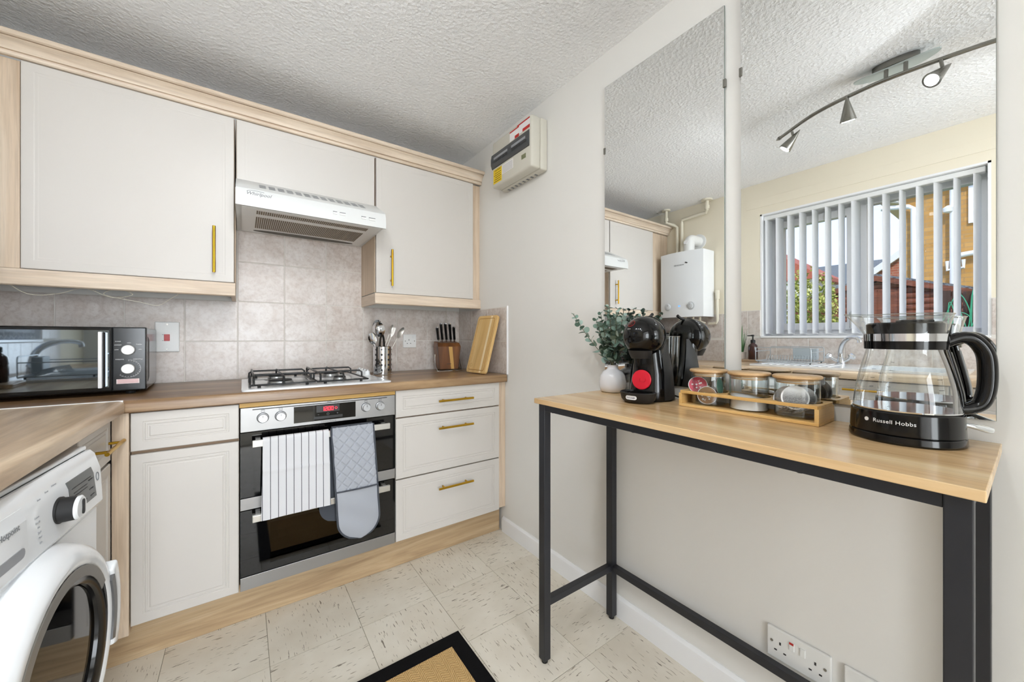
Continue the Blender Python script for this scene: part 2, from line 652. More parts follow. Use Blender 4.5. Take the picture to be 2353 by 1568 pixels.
# floor with vinyl tiles as pieces
fl = struct('floor', bx(LW, 0, FRONT, 0, -0.06, -0.003), M_['floor_joint'])
_bm = bx(-0.1501, 0.1501, -0.1501, 0.1501, -0.003, 0.0)
tile_me = _finish('floor_tile', _bm, M_['flecked_vinyl'], False)
P_T = 0.302
for i in range(-7, 3):
    for j in range(-10, 3):
        cx, cy = -0.71 + (i + 0) * P_T + 0, -0.69 - 0 + j * P_T
        x0, x1, y0, y1 = cx - 0.151, cx + 0.151, cy - 0.151, cy + 0.151
        if x1 <= LW + 0.02 or x0 >= -0.02 or y0 >= -0.05 or y1 <= FRONT + 0.02:
            continue
        full = x0 >= LW and x1 <= 0 and y0 >= FRONT and y1 <= 0
        turn = (i + j) % 2
        if full:
            piece(fl, 'floor_tile', tile_me, (cx, cy, 0), rotz=PI / 2 * turn)
        else:
            X0, X1, Y0, Y1 = max(x0, LW), min(x1, 0), max(y0, FRONT), min(y1, 0)
            a, b, c, d = X0 - cx + .0005, X1 - cx - .0005, Y0 - cy + .0005, Y1 - cy - .0005
            if turn:   # piece is turned by 90 degrees
                a, b, c, d = c, d, -b, -a
            me = _finish('floor_tile', bx(a, b, c, d, -0.003, 0), M_['flecked_vinyl'], False)
            piece(fl, 'floor_tile', me, (cx, cy, 0), rotz=PI / 2 * turn)

struct('ceiling', bx(LW - T, T, FRONT - 2.05, T, H, H + 0.1), M_['ceiling_stipple'])
wall_back = struct('wall_back', bx(LW - T, T, 0, T, -0.06, H), M_['wall_paint'])
wall_right = struct('wall_right', bx(0, T, FRONT, 0, -0.06, H), M_['wall_paint'])
# wall behind the camera; opening, dining end and patio window added for fill light
OX0, OX1, OZ = -1.80, -0.58, 2.12
bm = new_bm()
box(bm, LW - T, OX0, FRONT - 0.1, FRONT, -0.06, H)
box(bm, OX1, T, FRONT - 0.1, FRONT, -0.06, H)
box(bm, OX0, OX1, FRONT - 0.1, FRONT, OZ, H)
struct('wall_front', bm, M_['wall_paint'])
DB = FRONT - 1.9
struct('wall_added_left', bx(LW - T, LW, DB, FRONT - 0.1, -0.06, H), M_['wall_paint'])
struct('wall_added_right', bx(0, T, DB, FRONT - 0.1, -0.06, H), M_['wall_paint'])
bm = new_bm()
box(bm, LW - T, -2.0, DB - 0.1, DB, -0.06, H)
box(bm, -0.1, T, DB - 0.1, DB, -0.06, H)
box(bm, -2.0, -0.1, DB - 0.1, DB, 2.1, H)
box(bm, -2.0, -0.1, DB - 0.1, DB, -0.06, 0.3)
struct('wall_added_end', bm, M_['wall_paint'])
struct('floor_added', bx(LW, 0, DB, FRONT - 0.1, -0.06, -0.003), M_['floor_joint'])
bm = new_bm()
for a in ((-2.0, -0.1, 0.3, 0.36), (-2.0, -0.1, 2.04, 2.1), (-2.0, -1.94, 0.36, 2.04), (-0.16, -0.1, 0.36, 2.04), (-1.08, -1.02, 0.36, 2.04)):
    box(bm, a[0], a[1], DB - 0.07, DB - 0.02, a[2], a[3])
w2 = struct('window_added', bm, M_['white_satin'])
for a, b_ in ((-1.94, -1.08), (-1.02, -0.16)):
    part(w2, 'pane', bx(a, b_, DB - 0.05, DB - 0.046, 0.36, 2.04), M_['pane_glass'])
# window wall with opening
WY0, WY1, WZ0, WZ1 = -2.225, -1.095, 1.10, 2.075
WT_ = 0.27
bm = new_bm()
box(bm, LW - WT_, LW, FRONT, WY0, -0.06, H)
box(bm, LW - WT_, LW, WY1, 0, -0.06, H)
box(bm, LW - WT_, LW, WY0, WY1, -0.06, WZ0)
box(bm, LW - WT_, LW, WY0, WY1, WZ1, H)
wall_left = struct('wall_left', bm, M_['wall_paint_warm_lit'])
struct('trim_1', bx(LW, LW + 0.004, -2.6, -0.995, 2.133, 2.20, bev=0.001), M_['wall_paint_warm_lit'])

# skirting
def skirt(y0, y1):
    prof = [(0, 0), (-0.013, 0), (-0.013, 0.062), (-0.011, 0.074), (-0.006, 0.08), (-0.003, 0.085), (0, 0.085)]
    return prism(new_bm(), [(x, z) for x, z in prof], 'Y', y0, y1)
struct('baseboard_right', skirt(FRONT, -0.555), M_['white_satin'], smooth=30)
# ------------------------------------------------------------------ wall tiles
def tile_mesh(w, h, axis):
    g = 0.0022
    if axis == 'Y':      # lies in XZ, faces -Y
        bm = bx(-w / 2 + g, w / 2 - g, -0.0065, -0.001, -h / 2 + g, h / 2 - g)
    elif axis == 'X':    # lies in YZ, faces -X
        bm = bx(-0.0065, -0.001, -w / 2 + g, w / 2 - g, -h / 2 + g, h / 2 - g)
    else:                # faces +X
        bm = bx(0.001, 0.0065, -w / 2 + g, w / 2 - g, -h / 2 + g, h / 2 - g)
    bevel(bm, 0.0012, 1)
    return _finish('wall_tile', bm, M_['marbled_tile'], False)
_tcache = {}
def tile_at(wall, axis, a0, a1, z0, z1):
    w, h = round(abs(a1 - a0), 4), round(z1 - z0, 4)
    if w < 0.012 or h < 0.012:
        return
    k = (w, h, axis)
    if k not in _tcache:
        _tcache[k] = tile_mesh(w, h, axis)
    c = (a0 + a1) / 2
    loc = {'Y': (c, 0, (z0 + z1) / 2), 'X': (0, c, (z0 + z1) / 2), '+X': (LW, c, (z0 + z1) / 2)}[axis]
    piece(wall, 'wall_tile', _tcache[k], loc)

part(wall_back, 'grout', bx(LW, 0, -0.0045, 0, 0.915, 1.312), M_['grout'])
part(wall_back, 'grout', bx(-1.262, -0.655, -0.0045, 0, 1.312, 1.72), M_['grout'])
xs = [0, -0.037] + [-0.037 - 0.2037 * k for k in range(1, 11)] + [LW]
zr = [0.915, 1.108, 1.311, 1.5135, 1.716]
for a, b in zip(xs, xs[1:]):
    for k in (0, 1):
        tile_at(wall_back, 'Y', b, a, zr[k], zr[k + 1])
    for k in (2, 3):
        lo, hi = max(b, -1.262), min(a, -0.655)
        if hi - lo > 0.02:
            tile_at(wall_back, 'Y', lo, hi, zr[k], zr[k + 1])
part(wall_right, 'grout', bx(-0.0045, 0, -0.6, -0.006, 0.915, 1.307), M_['grout'])
ys = [-0.0065, -0.191, -0.392, -0.594]
for a, b in zip(ys, ys[1:]):
    tile_at(wall_right, 'X', b, a, 0.915, 1.108)
    tile_at(wall_right, 'X', b, a, 1.108, 1.305)
part(wall_right, 'tile_edge_strip', bx(-0.008, 0, -0.603, -0.594, 0.915, 1.31, bev=0.001), M_['white_satin'])
part(wall_left, 'grout', bx(LW, LW + 0.0045, WY1, -0.006, 0.915, 1.322), M_['grout'])
part(wall_left, 'grout', bx(LW, LW + 0.0045, WY0, WY1, 0.915, 1.10), M_['grout'])
part(wall_left, 'grout', bx(LW, LW + 0.0045, -2.7, WY0, 0.915, 1.322), M_['grout'])
ys = [-0.0065] + [-0.203 - 0.2007 * k for k in range(0, 13)]
for a, b in zip(ys, ys[1:]):
    tile_at(wall_left, '+X', b, a, 0.915, 1.10)
    if a > WY1:
        tile_at(wall_left, '+X', max(b, WY1), a, 1.118, 1.32)
    if b < WY0:
        tile_at(wall_left, '+X', b, min(a, WY0), 1.118, 1.32)

# ------------------------------------------------------------------ window
sill = struct('trim_2', bx(LW - 0.16, LW + 0.012, WY0, WY1, WZ0, WZ0 + 0.016, bev=0.004), M_['white_satin'], label='white window sill board')
for nm, a in (('trim_3', (LW - 0.16, LW + 0.001, WY1 - 0.012, WY1, WZ0 + 0.016, WZ1)), ('trim_4', (LW - 0.16, LW + 0.001, WY0, WY0 + 0.012, WZ0 + 0.016, WZ1)), ('trim_5', (LW - 0.16, LW + 0.001, WY0, WY1, WZ1 - 0.012, WZ1))):
    struct(nm, bx(*a), M_['white_satin'])
FX0, FX1 = LW - 0.22, LW - 0.16
fz0, fz1 = WZ0 + 0.016, WZ1 - 0.012
fy0, fy1 = WY0 + 0.012, WY1 - 0.012
MUL = -1.66
bm = new_bm()
fw_ = 0.05
box(bm, FX0, FX1, fy0, fy1, fz0, fz0 + fw_)
box(bm, FX0, FX1, fy0, fy1, fz1 - fw_, fz1)
box(bm, FX0, FX1, fy0, fy0 + fw_, fz0 + fw_, fz1 - fw_)
box(bm, FX0, FX1, fy1 - fw_, fy1, fz0 + fw_, fz1 - fw_)
box(bm, FX0, FX1, MUL - 0.03, MUL + 0.03, fz0 + fw_, fz1 - fw_)
win = struct('window_1', bm, M_['white_satin'])
# opening sash on the left light
s0, s1, t0, t1 = MUL + 0.022, fy1 - fw_ + 0.006, fz0 + fw_ - 0.006, fz1 - fw_ + 0.006
bm = new_bm()
sw = 0.052
box(bm, FX0 + 0.015, FX1 + 0.016, s0, s1, t0, t0 + sw)
box(bm, FX0 + 0.015, FX1 + 0.016, s0, s1, t1 - sw, t1)
box(bm, FX0 + 0.015, FX1 + 0.016, s0, s0 + sw, t0 + sw, t1 - sw)
box(bm, FX0 + 0.015, FX1 + 0.016, s1 - sw, s1, t0 + sw, t1 - sw)
sash = part(win, 'opening_sash', bm, M_['white_satin'])
part(sash, 'pane', bx(FX0 + 0.025, FX0 + 0.029, s0 + sw, s1 - sw, t0 + sw, t1 - sw), M_['pane_glass'])
part(win, 'pane', bx(FX0 + 0.025, FX0 + 0.029, fy0 + fw_, MUL - 0.03, fz0 + fw_, fz1 - fw_), M_['pane_glass'])
bm = tb([(FX1 + 0.02, s0 + 0.022, 1.28), (FX1 + 0.045, s0 + 0.022, 1.275), (FX1 + 0.045, s0 + 0.026, 1.17)], [0.011, 0.011, 0.007])
part(sash, 'window_handle', bm, M_['chrome'], smooth=True)

# ------------------------------------------------------------------ vertical blind
vb = thing('vertical_blind', 'white vertical blind with turned slats in the window recess', 'blind', (LW - 0.05, (WY0 + WY1) / 2, WZ0))
part(vb, 'head_rail', bx(LW - 0.075, LW - 0.03, WY0 + 0.02, WY1 - 0.014, 2.03, 2.062, bev=0.004), M_['white_plastic'])
m = paint('slat_fabric', (244, 244, 246), 0.8, spec=0.2)
_tl = N(m, 'ShaderNodeBsdfTranslucent'); _tl.inputs[0].default_value = srgb(250, 250, 250)
_mx = N(m, 'ShaderNodeMixShader'); _mx.inputs[0].default_value = 0.62
L(m, m.node_tree.nodes['Principled BSDF'].outputs[0], _mx.inputs[1]); L(m, _tl.outputs[0], _mx.inputs[2])
L(m, _mx.outputs[0], m.node_tree.nodes['Material Output'].inputs['Surface'])
nv = 15
for k in range(nv):
    y = -1.135 - k * 0.0742
    a = RAD((78, 74, 77, 77, 81, 81, 80, 70, 82, 75, 78, 75, 72, 76, 74)[k])
    dx, dy = math.sin(a) * 0.043, -math.cos(a) * 0.043
    cx = LW - 0.053
    bm = new_bm()
    z0, z1 = 1.135, 2.028
    ring = []
    for sgn in (1, -1):
        pts = []
        for q in range(7):
            u = -1 + 2 * q / 6
            bow = 0.004 * (1 - u * u)
            pts.append((cx + u * dx * 1 + bow * math.cos(a), y + u * dy * -1 - bow * math.sin(a)))
        nx, ny = math.cos(a) * 0.0006 * sgn, -math.sin(a) * 0.0006 * sgn
        pts = [(px + nx, py + ny) for px, py in pts]
        ring += pts if sgn == 1 else list(reversed(pts))
    prism(bm, ring, 'Z', z0, z1)
    v = part(vb, 'slat', bm, M_['slat_fabric'], smooth=50)
    part(v, 'weight', prism(new_bm(), [(px, py) for px, py in [(cx - dx * .98 - ny * 3, y + dy * .98 + .002), (cx - dx * .98 + .001, y + dy * .98 - .002), (cx + dx * .98 + .001, y - dy * .98 - .002), (cx + dx * .98 - .001, y - dy * .98 + .002)]], 'Z', z0 - 0.002, z0 + 0.022), M_['white_plastic'])
    part(v, 'hanger', bx(cx - 0.004, cx + 0.004, y - 0.004, y + 0.004, 2.02, 2.032), M_['white_plastic'])
ch = []
for k in range(nv - 1):
    y = -1.15 - k * 0.0742
    for q in range(6):
        u = q / 6
        ch.append((LW - 0.012, y - u * 0.0742, 1.139 - 0.017 * math.sin(PI * u)))
part(vb, 'chain', tb(ch, 0.0012, 5), M_['white_plastic'])

# ================================================================== fitted kitchen
def door_bm(w, h, t=0.018, m=0.03, strong=1.0):
    """slab door with routed lines: x 0..w, z 0..h, front face at y=0 looking to -Y"""
    rings = [(0, t), (0, 0.002), (0.002, 0.0), (m, 0.0), (m + 0.0015, 0.0022 * strong), (m + 0.005, 0.0022 * strong), (m + 0.0065, 0.0004),
             (m + 0.0105, 0.0004), (m + 0.012, 0.0026 * strong), (m + 0.0165, 0.0026 * strong), (m + 0.019, 0.0006)]
    bm = new_bm()
    R = []
    for i, d in rings:
        R.append([bm.verts.new(p) for p in ((i, d, i), (w - i, d, i), (w - i, d, h - i), (i, d, h - i))])
    for a, b in zip(R, R[1:]):
        for k in range(4):
            j = (k + 1) % 4
            bm.faces.new((a[k], a[j], b[j], b[k]))
    bm.faces.new(list(reversed(R[0])))
    bm.faces.new(R[-1])
    return bm

def bar_handle(bm_loc, along='X', length=0.198, so=0.03):
    """brass bar handle: bm_loc = centre on the door face (local), door looks to -Y"""
    x, y, z = bm_loc
    bm = new_bm()
    h = length / 2
    if along == 'X':
        cyl(bm, (x - h, y - so, z), (x + h, y - so, z), 0.0058, 12)
        for s in (-1, 1):
            cyl(bm, (x + s * (h - 0.033), y + 0.001, z), (x + s * (h - 0.033), y - so, z), 0.0045, 10)
    else:
        cyl(bm, (x, y - so, z - h), (x, y - so, z + h), 0.0058, 12)
        for s in (-1, 1):
            cyl(bm, (x, y + 0.001, z + s * (h - 0.033)), (x, y - so, z + s * (h - 0.033)), 0.0045, 10)
    return bm

def cabinet(name, label, cat, loc, rotz, w, z0, z1, depth, fronts, body_mat, group=None, strong=1.0, under=None):
    """loc = left end of the front face on the floor line; local x along the front, local y into the unit"""
    t = thing(name, label, cat, loc, rotz, group)
    part(t, 'carcass', bx(0.001, w - 0.001, 0.0195, depth, z0, z1), body_mat, local=True)
    for (kind, x0, x1, a, b, hd) in fronts:
        bm = door_bm(x1 - x0, b - a, strong=strong)
        bm.transform(Matrix.Translation((x0, 0, a)))
        d = part(t, kind, bm, M_['cream_door'], local=True)
        if hd:
            part(d, 'handle', bar_handle(*hd), M_['brass'], smooth=True, local=True)
    if under:
        part(t, 'underside', bx(0.002, w - 0.002, 0.0195, depth, z0 - 0.003, z0), under, local=True)
    return t

DF = -0.300      # wall door faces
BF = -0.585      # base door faces
# ---- wall cabinets (local y grows to the wall)
cabinet('wall_cabinet', 'wide cream wall cabinet with one large door above the microwave', 'cabinet', (-1.873, DF, 0), 0, 0.606, 1.372, 2.10, 0.299,
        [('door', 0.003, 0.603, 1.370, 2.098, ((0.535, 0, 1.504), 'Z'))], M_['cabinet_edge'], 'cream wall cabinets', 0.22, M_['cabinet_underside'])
cabinet('wall_cabinet', 'short cream wall cabinet without handle above the extractor hood', 'cabinet', (-1.264, DF, 0), 0, 0.603, 1.82, 2.10, 0.299,
        [('door', 0.003, 0.600, 1.80, 2.098, None)], M_['cabinet_edge'], 'cream wall cabinets', 0.22)
cabinet('wall_cabinet', 'cream wall cabinet with brass handle to the right of the extractor hood', 'cabinet', (-0.658, DF, 0), 0, 0.604, 1.372, 2.10, 0.299,
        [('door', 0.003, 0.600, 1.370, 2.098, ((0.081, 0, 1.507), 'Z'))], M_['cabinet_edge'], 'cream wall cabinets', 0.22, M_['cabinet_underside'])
# oak side of the right cabinet (faces the hob) and the left one
part(bpy.data.objects['wall_cabinet.002'], 'side_panel', bx(-0.6595, -0.6575, DF + 0.0185, -0.008, 1.372, 1.80), M_['oak_z'])
part(bpy.data.objects['wall_cabinet'], 'side_panel', bx(-1.2668, -1.2648, DF + 0.0185, -0.008, 1.372, 1.80), M_['oak_z'])
# upright oak fillers
single('filler_panel', 'narrow oak filler strip between the right wall cabinet and the wall', 'panel', bx(-0.0535, -0.0005, DF + 0.018, DF + 0.036, 1.37, 2.098, bev=0.001), M_['oak_z'])
single('filler_panel', 'upright oak panel filling the corner left of the widest wall cabinet', 'panel', bx(LW, -1.8745, DF + 0.012, DF + 0.032, 1.37, 2.098, bev=0.001), M_['oak_z'])
# cornice (moulded), pelmets
cp = [(0.006, 2.1005), (-0.006, 2.1005), (-0.010, 2.104), (-0.011, 2.110), (-0.009, 2.114), (-0.004, 2.1155), (-0.004, 2.118), (-0.012, 2.119), (-0.014, 2.127), (-0.019, 2.136), (-0.027, 2.144), (-0.036, 2.149), (-0.036, 2.1505), (-0.031, 2.151), (-0.031, 2.1535), (-0.040, 2.154), (-0.046, 2.157), (-0.049, 2.162), (-0.049, 2.167), (-0.046, 2.172), (0.006, 2.172)]
cor = single('cornice', 'moulded oak cornice running along the top of the wall cabinets', 'cornice',
       prism(new_bm(), [(DF + y, z) for y, z in cp], 'X', LW, -0.001), M_['oak_x'], smooth=18)
def pelmet(name, label, x0, x1, ends):
    t = thing(name, label, 'pelmet', ((x0 + x1) / 2, DF, 1.31))
    pr = [(0.0, 1.3685), (-0.001, 1.3685), (-0.001, 1.330), (-0.004, 1.324), (-0.004, 1.314), (0.001, 1.310), (0.017, 1.310), (0.017, 1.3685)]
    part(t, 'front_rail', prism(new_bm(), [(DF + 0.006 + y, z) for y, z in pr], 'X', x0, x1), M_['oak_x'], smooth=30)
    for x, s in ends:
        part(t, 'return_rail', bx(x, x + s * 0.017, DF + 0.0235, -0.008, 1.310, 1.3685, bev=0.002), M_['oak_y'])
pelmet('light_pelmet', 'oak pelmet rail under the wall cabinet above the microwave', LW, -1.2655, [(-1.2655, -1)])
pelmet('light_pelmet', 'oak pelmet rail under the wall cabinet by the knife block', -0.66, -0.001, [(-0.66, 1)])

# ---- base units
cabinet('base_cabinet', 'narrow cream base cabinet with drawer front left of the oven', 'cabinet', (-1.549, BF, 0), 0, 0.300, 0.15, 0.872, 0.57,
        [('drawer_front', 0.002, 0.298, 0.739, 0.869, None), ('door', 0.002, 0.298, 0.147, 0.727, None)], M_['cabinet_edge'])
cabinet('drawer_unit', 'cream three drawer base unit with brass handles right of the oven', 'cabinet', (-0.647, BF, 0), 0, 0.598, 0.15, 0.872, 0.57,
        [('drawer', 0.003, 0.597, 0.7425, 0.872, ((0.313, 0, 0.805), 'X')), ('drawer', 0.003, 0.597, 0.446, 0.7365, ((0.313, 0, 0.667), 'X')), ('drawer', 0.003, 0.597, 0.147, 0.440, ((0.313, 0, 0.361), 'X'))], M_['cabinet_edge'])
single('filler_panel', 'oak filler strip beside the drawers against the right wall', 'panel', bx(-0.0485, -0.0005, BF + 0.012, BF + 0.03, 0.15, 0.872, bev=0.001), M_['oak_z'])
single('corner_post', 'oak corner post where the two runs of base units meet', 'panel', bx(-1.5915, -1.5505, BF - 0.002, BF + 0.045, 0.12, 0.872, bev=0.002), M_['oak_z'])
single('plinth', 'oak plinth board along the floor under the oven and drawers', 'plinth', bx(-1.64, -0.014, -0.531, -0.513, 0.0005, 0.147, bev=0.001), M_['plinth_x'])
# left run faces +X : rotz 90 so local x -> +Y
LF = -1.592
cabinet('base_cabinet', 'cream drawer cabinet with brass handle between corner post and washing machine', 'cabinet', (LF, -0.895, 0), PI / 2, 0.306, 0.15, 0.872, 0.5,
        [('drawer', 0.003, 0.302, 0.722, 0.866, ((0.215, 0, 0.782), 'X')), ('door', 0.003, 0.302, 0.147, 0.712, None)], M_['cabinet_edge'])
cabinet('sink_cabinet', 'cream base cabinet under the sink, reflected in the right mirror', 'cabinet', (LF, -2.62, 0), PI / 2, 1.0, 0.15, 0.745, 0.5,
        [('drawer', 0.003, 0.497, 0.722, 0.866, ((0.25, 0, 0.80), 'X')), ('door', 0.003, 0.497, 0.147, 0.712, None), ('drawer', 0.503, 0.997, 0.722, 0.866, ((0.80, 0, 0.815), 'X')), ('door', 0.503, 0.997, 0.147, 0.712, None)], M_['cabinet_edge'])
single('plinth', 'oak plinth board along the floor between corner and washing machine', 'plinth', bx(-1.66, -1.642, -0.99, -0.532, 0.0005, 0.12, bev=0.001), M_['plinth_y'])
single('plinth', 'oak plinth board along the floor under the sink unit', 'plinth', bx(-1.66, -1.642, -3.0, -1.63, 0.0005, 0.12, bev=0.001), M_['plinth_y'])

# ---- worktops (post-formed front edge)
def wt_profile(front, back, z1=0.915, th=0.042, sgn=-1):
    r = 0.014
    pts = [(back, z1 - th), (front - sgn * 0.004, z1 - th), (front, z1 - th + 0.004)]
    for k in range(6):
        a = RAD(90 * k / 5)
        pts.append((front - sgn * r * (1 - math.cos(a)), z1 - r + r * math.sin(a)))
    pts.append((back, z1))
    return pts
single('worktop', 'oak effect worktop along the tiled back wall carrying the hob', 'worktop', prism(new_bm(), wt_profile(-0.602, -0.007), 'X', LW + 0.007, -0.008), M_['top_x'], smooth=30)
LE = -1.556      # front edge of the left worktop
bm = prism(new_bm(), [(x, z) for x, z in wt_profile(LE, LE - 0.085, 0.9165, 0.042, 1)], 'Y', -3.0, -0.612)
SX0, SX1, SY0, SY1 = -2.05, LE - 0.085, -2.12, -1.75      # sink bowl hole
box(bm, LW + 0.007, SX1, -1.745, -0.612, 0.8745, 0.9165)
box(bm, LW + 0.007, SX1, -3.0, SY0 - 0.005, 0.8745, 0.9165)
box(bm, LW + 0.007, SX0, SY0 - 0.005, -1.745, 0.8745, 0.9165)
single('worktop', 'oak effect worktop under the window above the washing machine', 'worktop', bm, M_['top_y_lit'], smooth=30)
single('joint_strip', 'thin pale metal strip joining the two worktops', 'trim', bx(LW + 0.01, LE - 0.004, -0.6115, -0.6035, 0.885, 0.9185, bev=0.0008), M_['white_satin'])

# ---- oven housing strip
single('packing_strip', 'honey coloured wooden strip between worktop and oven', 'strip', bx(-1.249, -0.6475, BF + 0.001, BF + 0.03, 0.855, 0.8725), M_['packing_strip'])

# ================================================================== oven
ov = thing('double_oven', 'built in double oven with black glass doors and steel control panel', 'oven', (-0.947, BF, 0.149))
X0, X1 = -1.2465, -0.650
part(ov, 'body', bx(X0 + 0.01, X1 - 0.01, BF + 0.43, BF + 0.46, 0.16, 0.85), M_['matt_black'])
bm = new_bm()
for a in ((X0 + .01, X1 - .01, BF + .03, BF + .43, .16, .165), (X0 + .01, X1 - .01, BF + .03, BF + .43, .47, .49), (X0 + .01, X1 - .01, BF + .03, BF + .43, .76, .765), (X0 + .01, X0 + .015, BF + .03, BF + .43, .165, .76), (X1 - .015, X1 - .01, BF + .03, BF + .43, .165, .76)):
    box(bm, *a)
part(ov, 'oven_lining', bm, base_mat('oven_lining', srgb(62, 50, 42), 0.4))
pf = BF - 0.006
cpn = part(ov, 'control_panel', bx(X0, X1, pf, BF + 0.03, 0.760, 0.8535, bev=0.0015), M_['brushed_steel'])
disp = part(ov, 'display_glass', bx(-1.068, -0.828, pf - 0.002, pf + 0.002, 0.7735, 0.8405), M_['black_glass'])
part(disp, 'clock_window', bx(-0.985, -0.895, pf - 0.0026, pf - 0.001, 0.808, 0.837), base_mat('clock_window', srgb(34, 34, 36), 0.3))
# seven segment digits 12:00
SEG = {'a': (0, 2, 1, 2), 'b': (1, 1, 1, 2), 'c': (1, 0, 1, 1), 'd': (0, 0, 1, 0), 'e': (0, 0, 0, 1), 'f': (0, 1, 0, 2), 'g': (0, 1, 1, 1)}
NUM = {'1': 'bc', '2': 'abged', '0': 'abcdef'}
bm = new_bm()
x = -0.964
for ch in '1200':
    for s in NUM[ch]:
        a0, b0, a1, b1 = SEG[s]
        sx, sz, r = 0.0075, 0.0075, 0.0011
        box(bm, x + a0 * sx - r, x + a1 * sx + r, pf - 0.0034, pf - 0.0026, 0.8145 + b0 * sz - r, 0.8145 + b1 * sz + r)
    x += 0.0122
for z in (0.819, 0.8255):
    box(bm, -0.9432, -0.9418, pf - 0.0034, pf - 0.0026, z - 0.0009, z + 0.0009)
part(disp, 'clock_digits', bm, M_['led_red'])
part(disp, 'clock_symbol', tb([(-0.9085 + 0.0045 * math.cos(a), pf - 0.003, 0.822 + 0.0045 * math.sin(a)) for a in [2 * PI * k / 12 for k in range(12)]], 0.0007, 5, True), M_['led_red'])
part(disp, 'touch_symbol', tb([(-0.9405 + 0.0042 * math.cos(a), pf - 0.0024, 0.799 + 0.0042 * math.sin(a)) for a in [2 * PI * k / 12 for k in range(12)]], 0.0007, 5, True), M_['grey_mark'])
part(disp, 'minus_symbol', bx(-0.980, -0.974, pf - 0.0028, pf - 0.002, 0.7985, 0.7998), M_['grey_mark'])
bm = new_bm(); box(bm, -0.906, -0.900, pf - 0.0028, pf - 0.002, 0.7985, 0.7998); box(bm, -0.9037, -0.9023, pf - 0.0028, pf - 0.002, 0.796, 0.802)
part(disp, 'plus_symbol', bm, M_['grey_mark'])
part(disp, 'touch_strip', bx(-0.995, -0.882, pf - 0.0026, pf - 0.002, 0.780, 0.7915), base_mat('touch_strip', srgb(24, 24, 25), 0.35))
part(cpn, 'vent_slot', bx(-1.208, -0.688, pf - 0.0012, pf + 0.003, 0.8437, 0.8468), M_['matt_black'])
text(cpn, 'maker_lettering', 'AEG', 0.0082, (-0.935, pf - 0.0006, 0.8503), (1, 0, 0), (0, 0, 1), M_['dark_mark'], spacing=1.1)
text(cpn, 'range_lettering', 'COMPETENCE', 0.008, (-0.938, pf - 0.0006, 0.7665), (1, 0, 0), (0, 0, 1), M_['dark_mark'], spacing=1.25)
for i, kx in enumerate((-1.174, -1.114, -0.783, -0.720)):
    bm = new_bm()
    lathe(bm, [(0.0185, 0), (0.0185, 0.004), (0.017, 0.0045), (0.0165, 0.020), (0.015, 0.022), (0, 0.022)], 28)
    bm.transform(frame((kx, pf, 0.810), (1, 0, 0), (0, 0, 1)))
    k = part(ov, 'knob', bm, M_['knob_silver'], smooth=30)
    part(k, 'pointer', bx(kx - 0.0008, kx + 0.0008, pf - 0.0226, pf - 0.0215, 0.813, 0.822), M_['dark_mark'])
    bm = new_bm()
    cyl(bm, (kx, pf + 0.001, 0.810), (kx, pf - 0.0008, 0.810), 0.0205, 28)
    part(k, 'knob_collar', bm, M_['matt_black'])
    bm = new_bm()
    zz = 0.8375
    for a in ((kx - .006, kx + .006, zz + .0042, zz + .005), (kx - .006, kx + .006, zz - .005, zz - .0042), (kx - .006, kx - .0052, zz - .005, zz + .005), (kx + .0052, kx + .006, zz - .005, zz + .005), (kx - .004, kx + .004, (zz + .002 if i % 2 == 0 else zz - .001), (zz + .003 if i % 2 == 0 else zz)), ):
        box(bm, a[0], a[1], pf - 0.0007, pf, a[2], a[3])
    part(cpn, 'knob_symbol', bm, M_['dark_mark'])

def oven_door(z0, z1, zh, win):
    bm = new_bm()
    fy = BF - 0.004
    wx0, wx1, wz0, wz1 = win
    box(bm, X0, wx0, fy, BF + 0.025, z0, z1); box(bm, wx1, X1, fy, BF + 0.025, z0, z1)
    box(bm, wx0, wx1, fy, BF + 0.025, z0, wz0); box(bm, wx0, wx1, fy, BF + 0.025, wz1, z1)
    d = part(ov, 'oven_door', bm, M_['black_glass'])
    part(d, 'window_glass', bx(wx0, wx1, fy + 0.0005, fy + 0.004, wz0, wz1), M_['smoke_glass'])
    bm = new_bm()
    hy = BF - 0.052
    box(bm, -1.209, -0.689, hy - 0.006, hy + 0.008, zh - 0.013, zh + 0.013)
    bevel(bm, 0.002, 2)
    for xx in (-1.19, -0.708):
        box(bm, xx - 0.008, xx + 0.008, hy + 0.007, fy + 0.001, zh - 0.008, zh + 0.008)
    part(d, 'handle', bm, M_['pale_steel'])
    return d
oven_door(0.507, 0.757, 0.722, (-1.16, -0.74, 0.54, 0.66))
oven_door(0.203, 0.455, 0.437, (-1.15, -0.745, 0.23, 0.39))
part(ov, 'middle_trim', bx(X0, X1, BF - 0.006, BF + 0.02, 0.459, 0.504, bev=0.001), M_['brushed_steel'])
part(ov, 'bottom_trim', bx(X0, X1, BF - 0.006, BF + 0.02, 0.150, 0.200, bev=0.001), M_['brushed_steel'])
for z in (0.285, 0.345, 0.60):
    bm = new_bm()
    for k in range(1):
        cyl(bm, (X0 + 0.05, BF + 0.08, z), (X1 - 0.05, BF + 0.08, z), 0.004, 6)
        cyl(bm, (X0 + 0.05, BF + 0.36, z), (X1 - 0.05, BF + 0.36, z), 0.004, 6)
    for k in range(14):
        xx = X0 + 0.06 + k * (X1 - X0 - 0.12) / 13
        cyl(bm, (xx, BF + 0.08, z), (xx, BF + 0.36, z), 0.002, 5)
    part(ov, 'shelf_rack', bm, M_['nickel'])

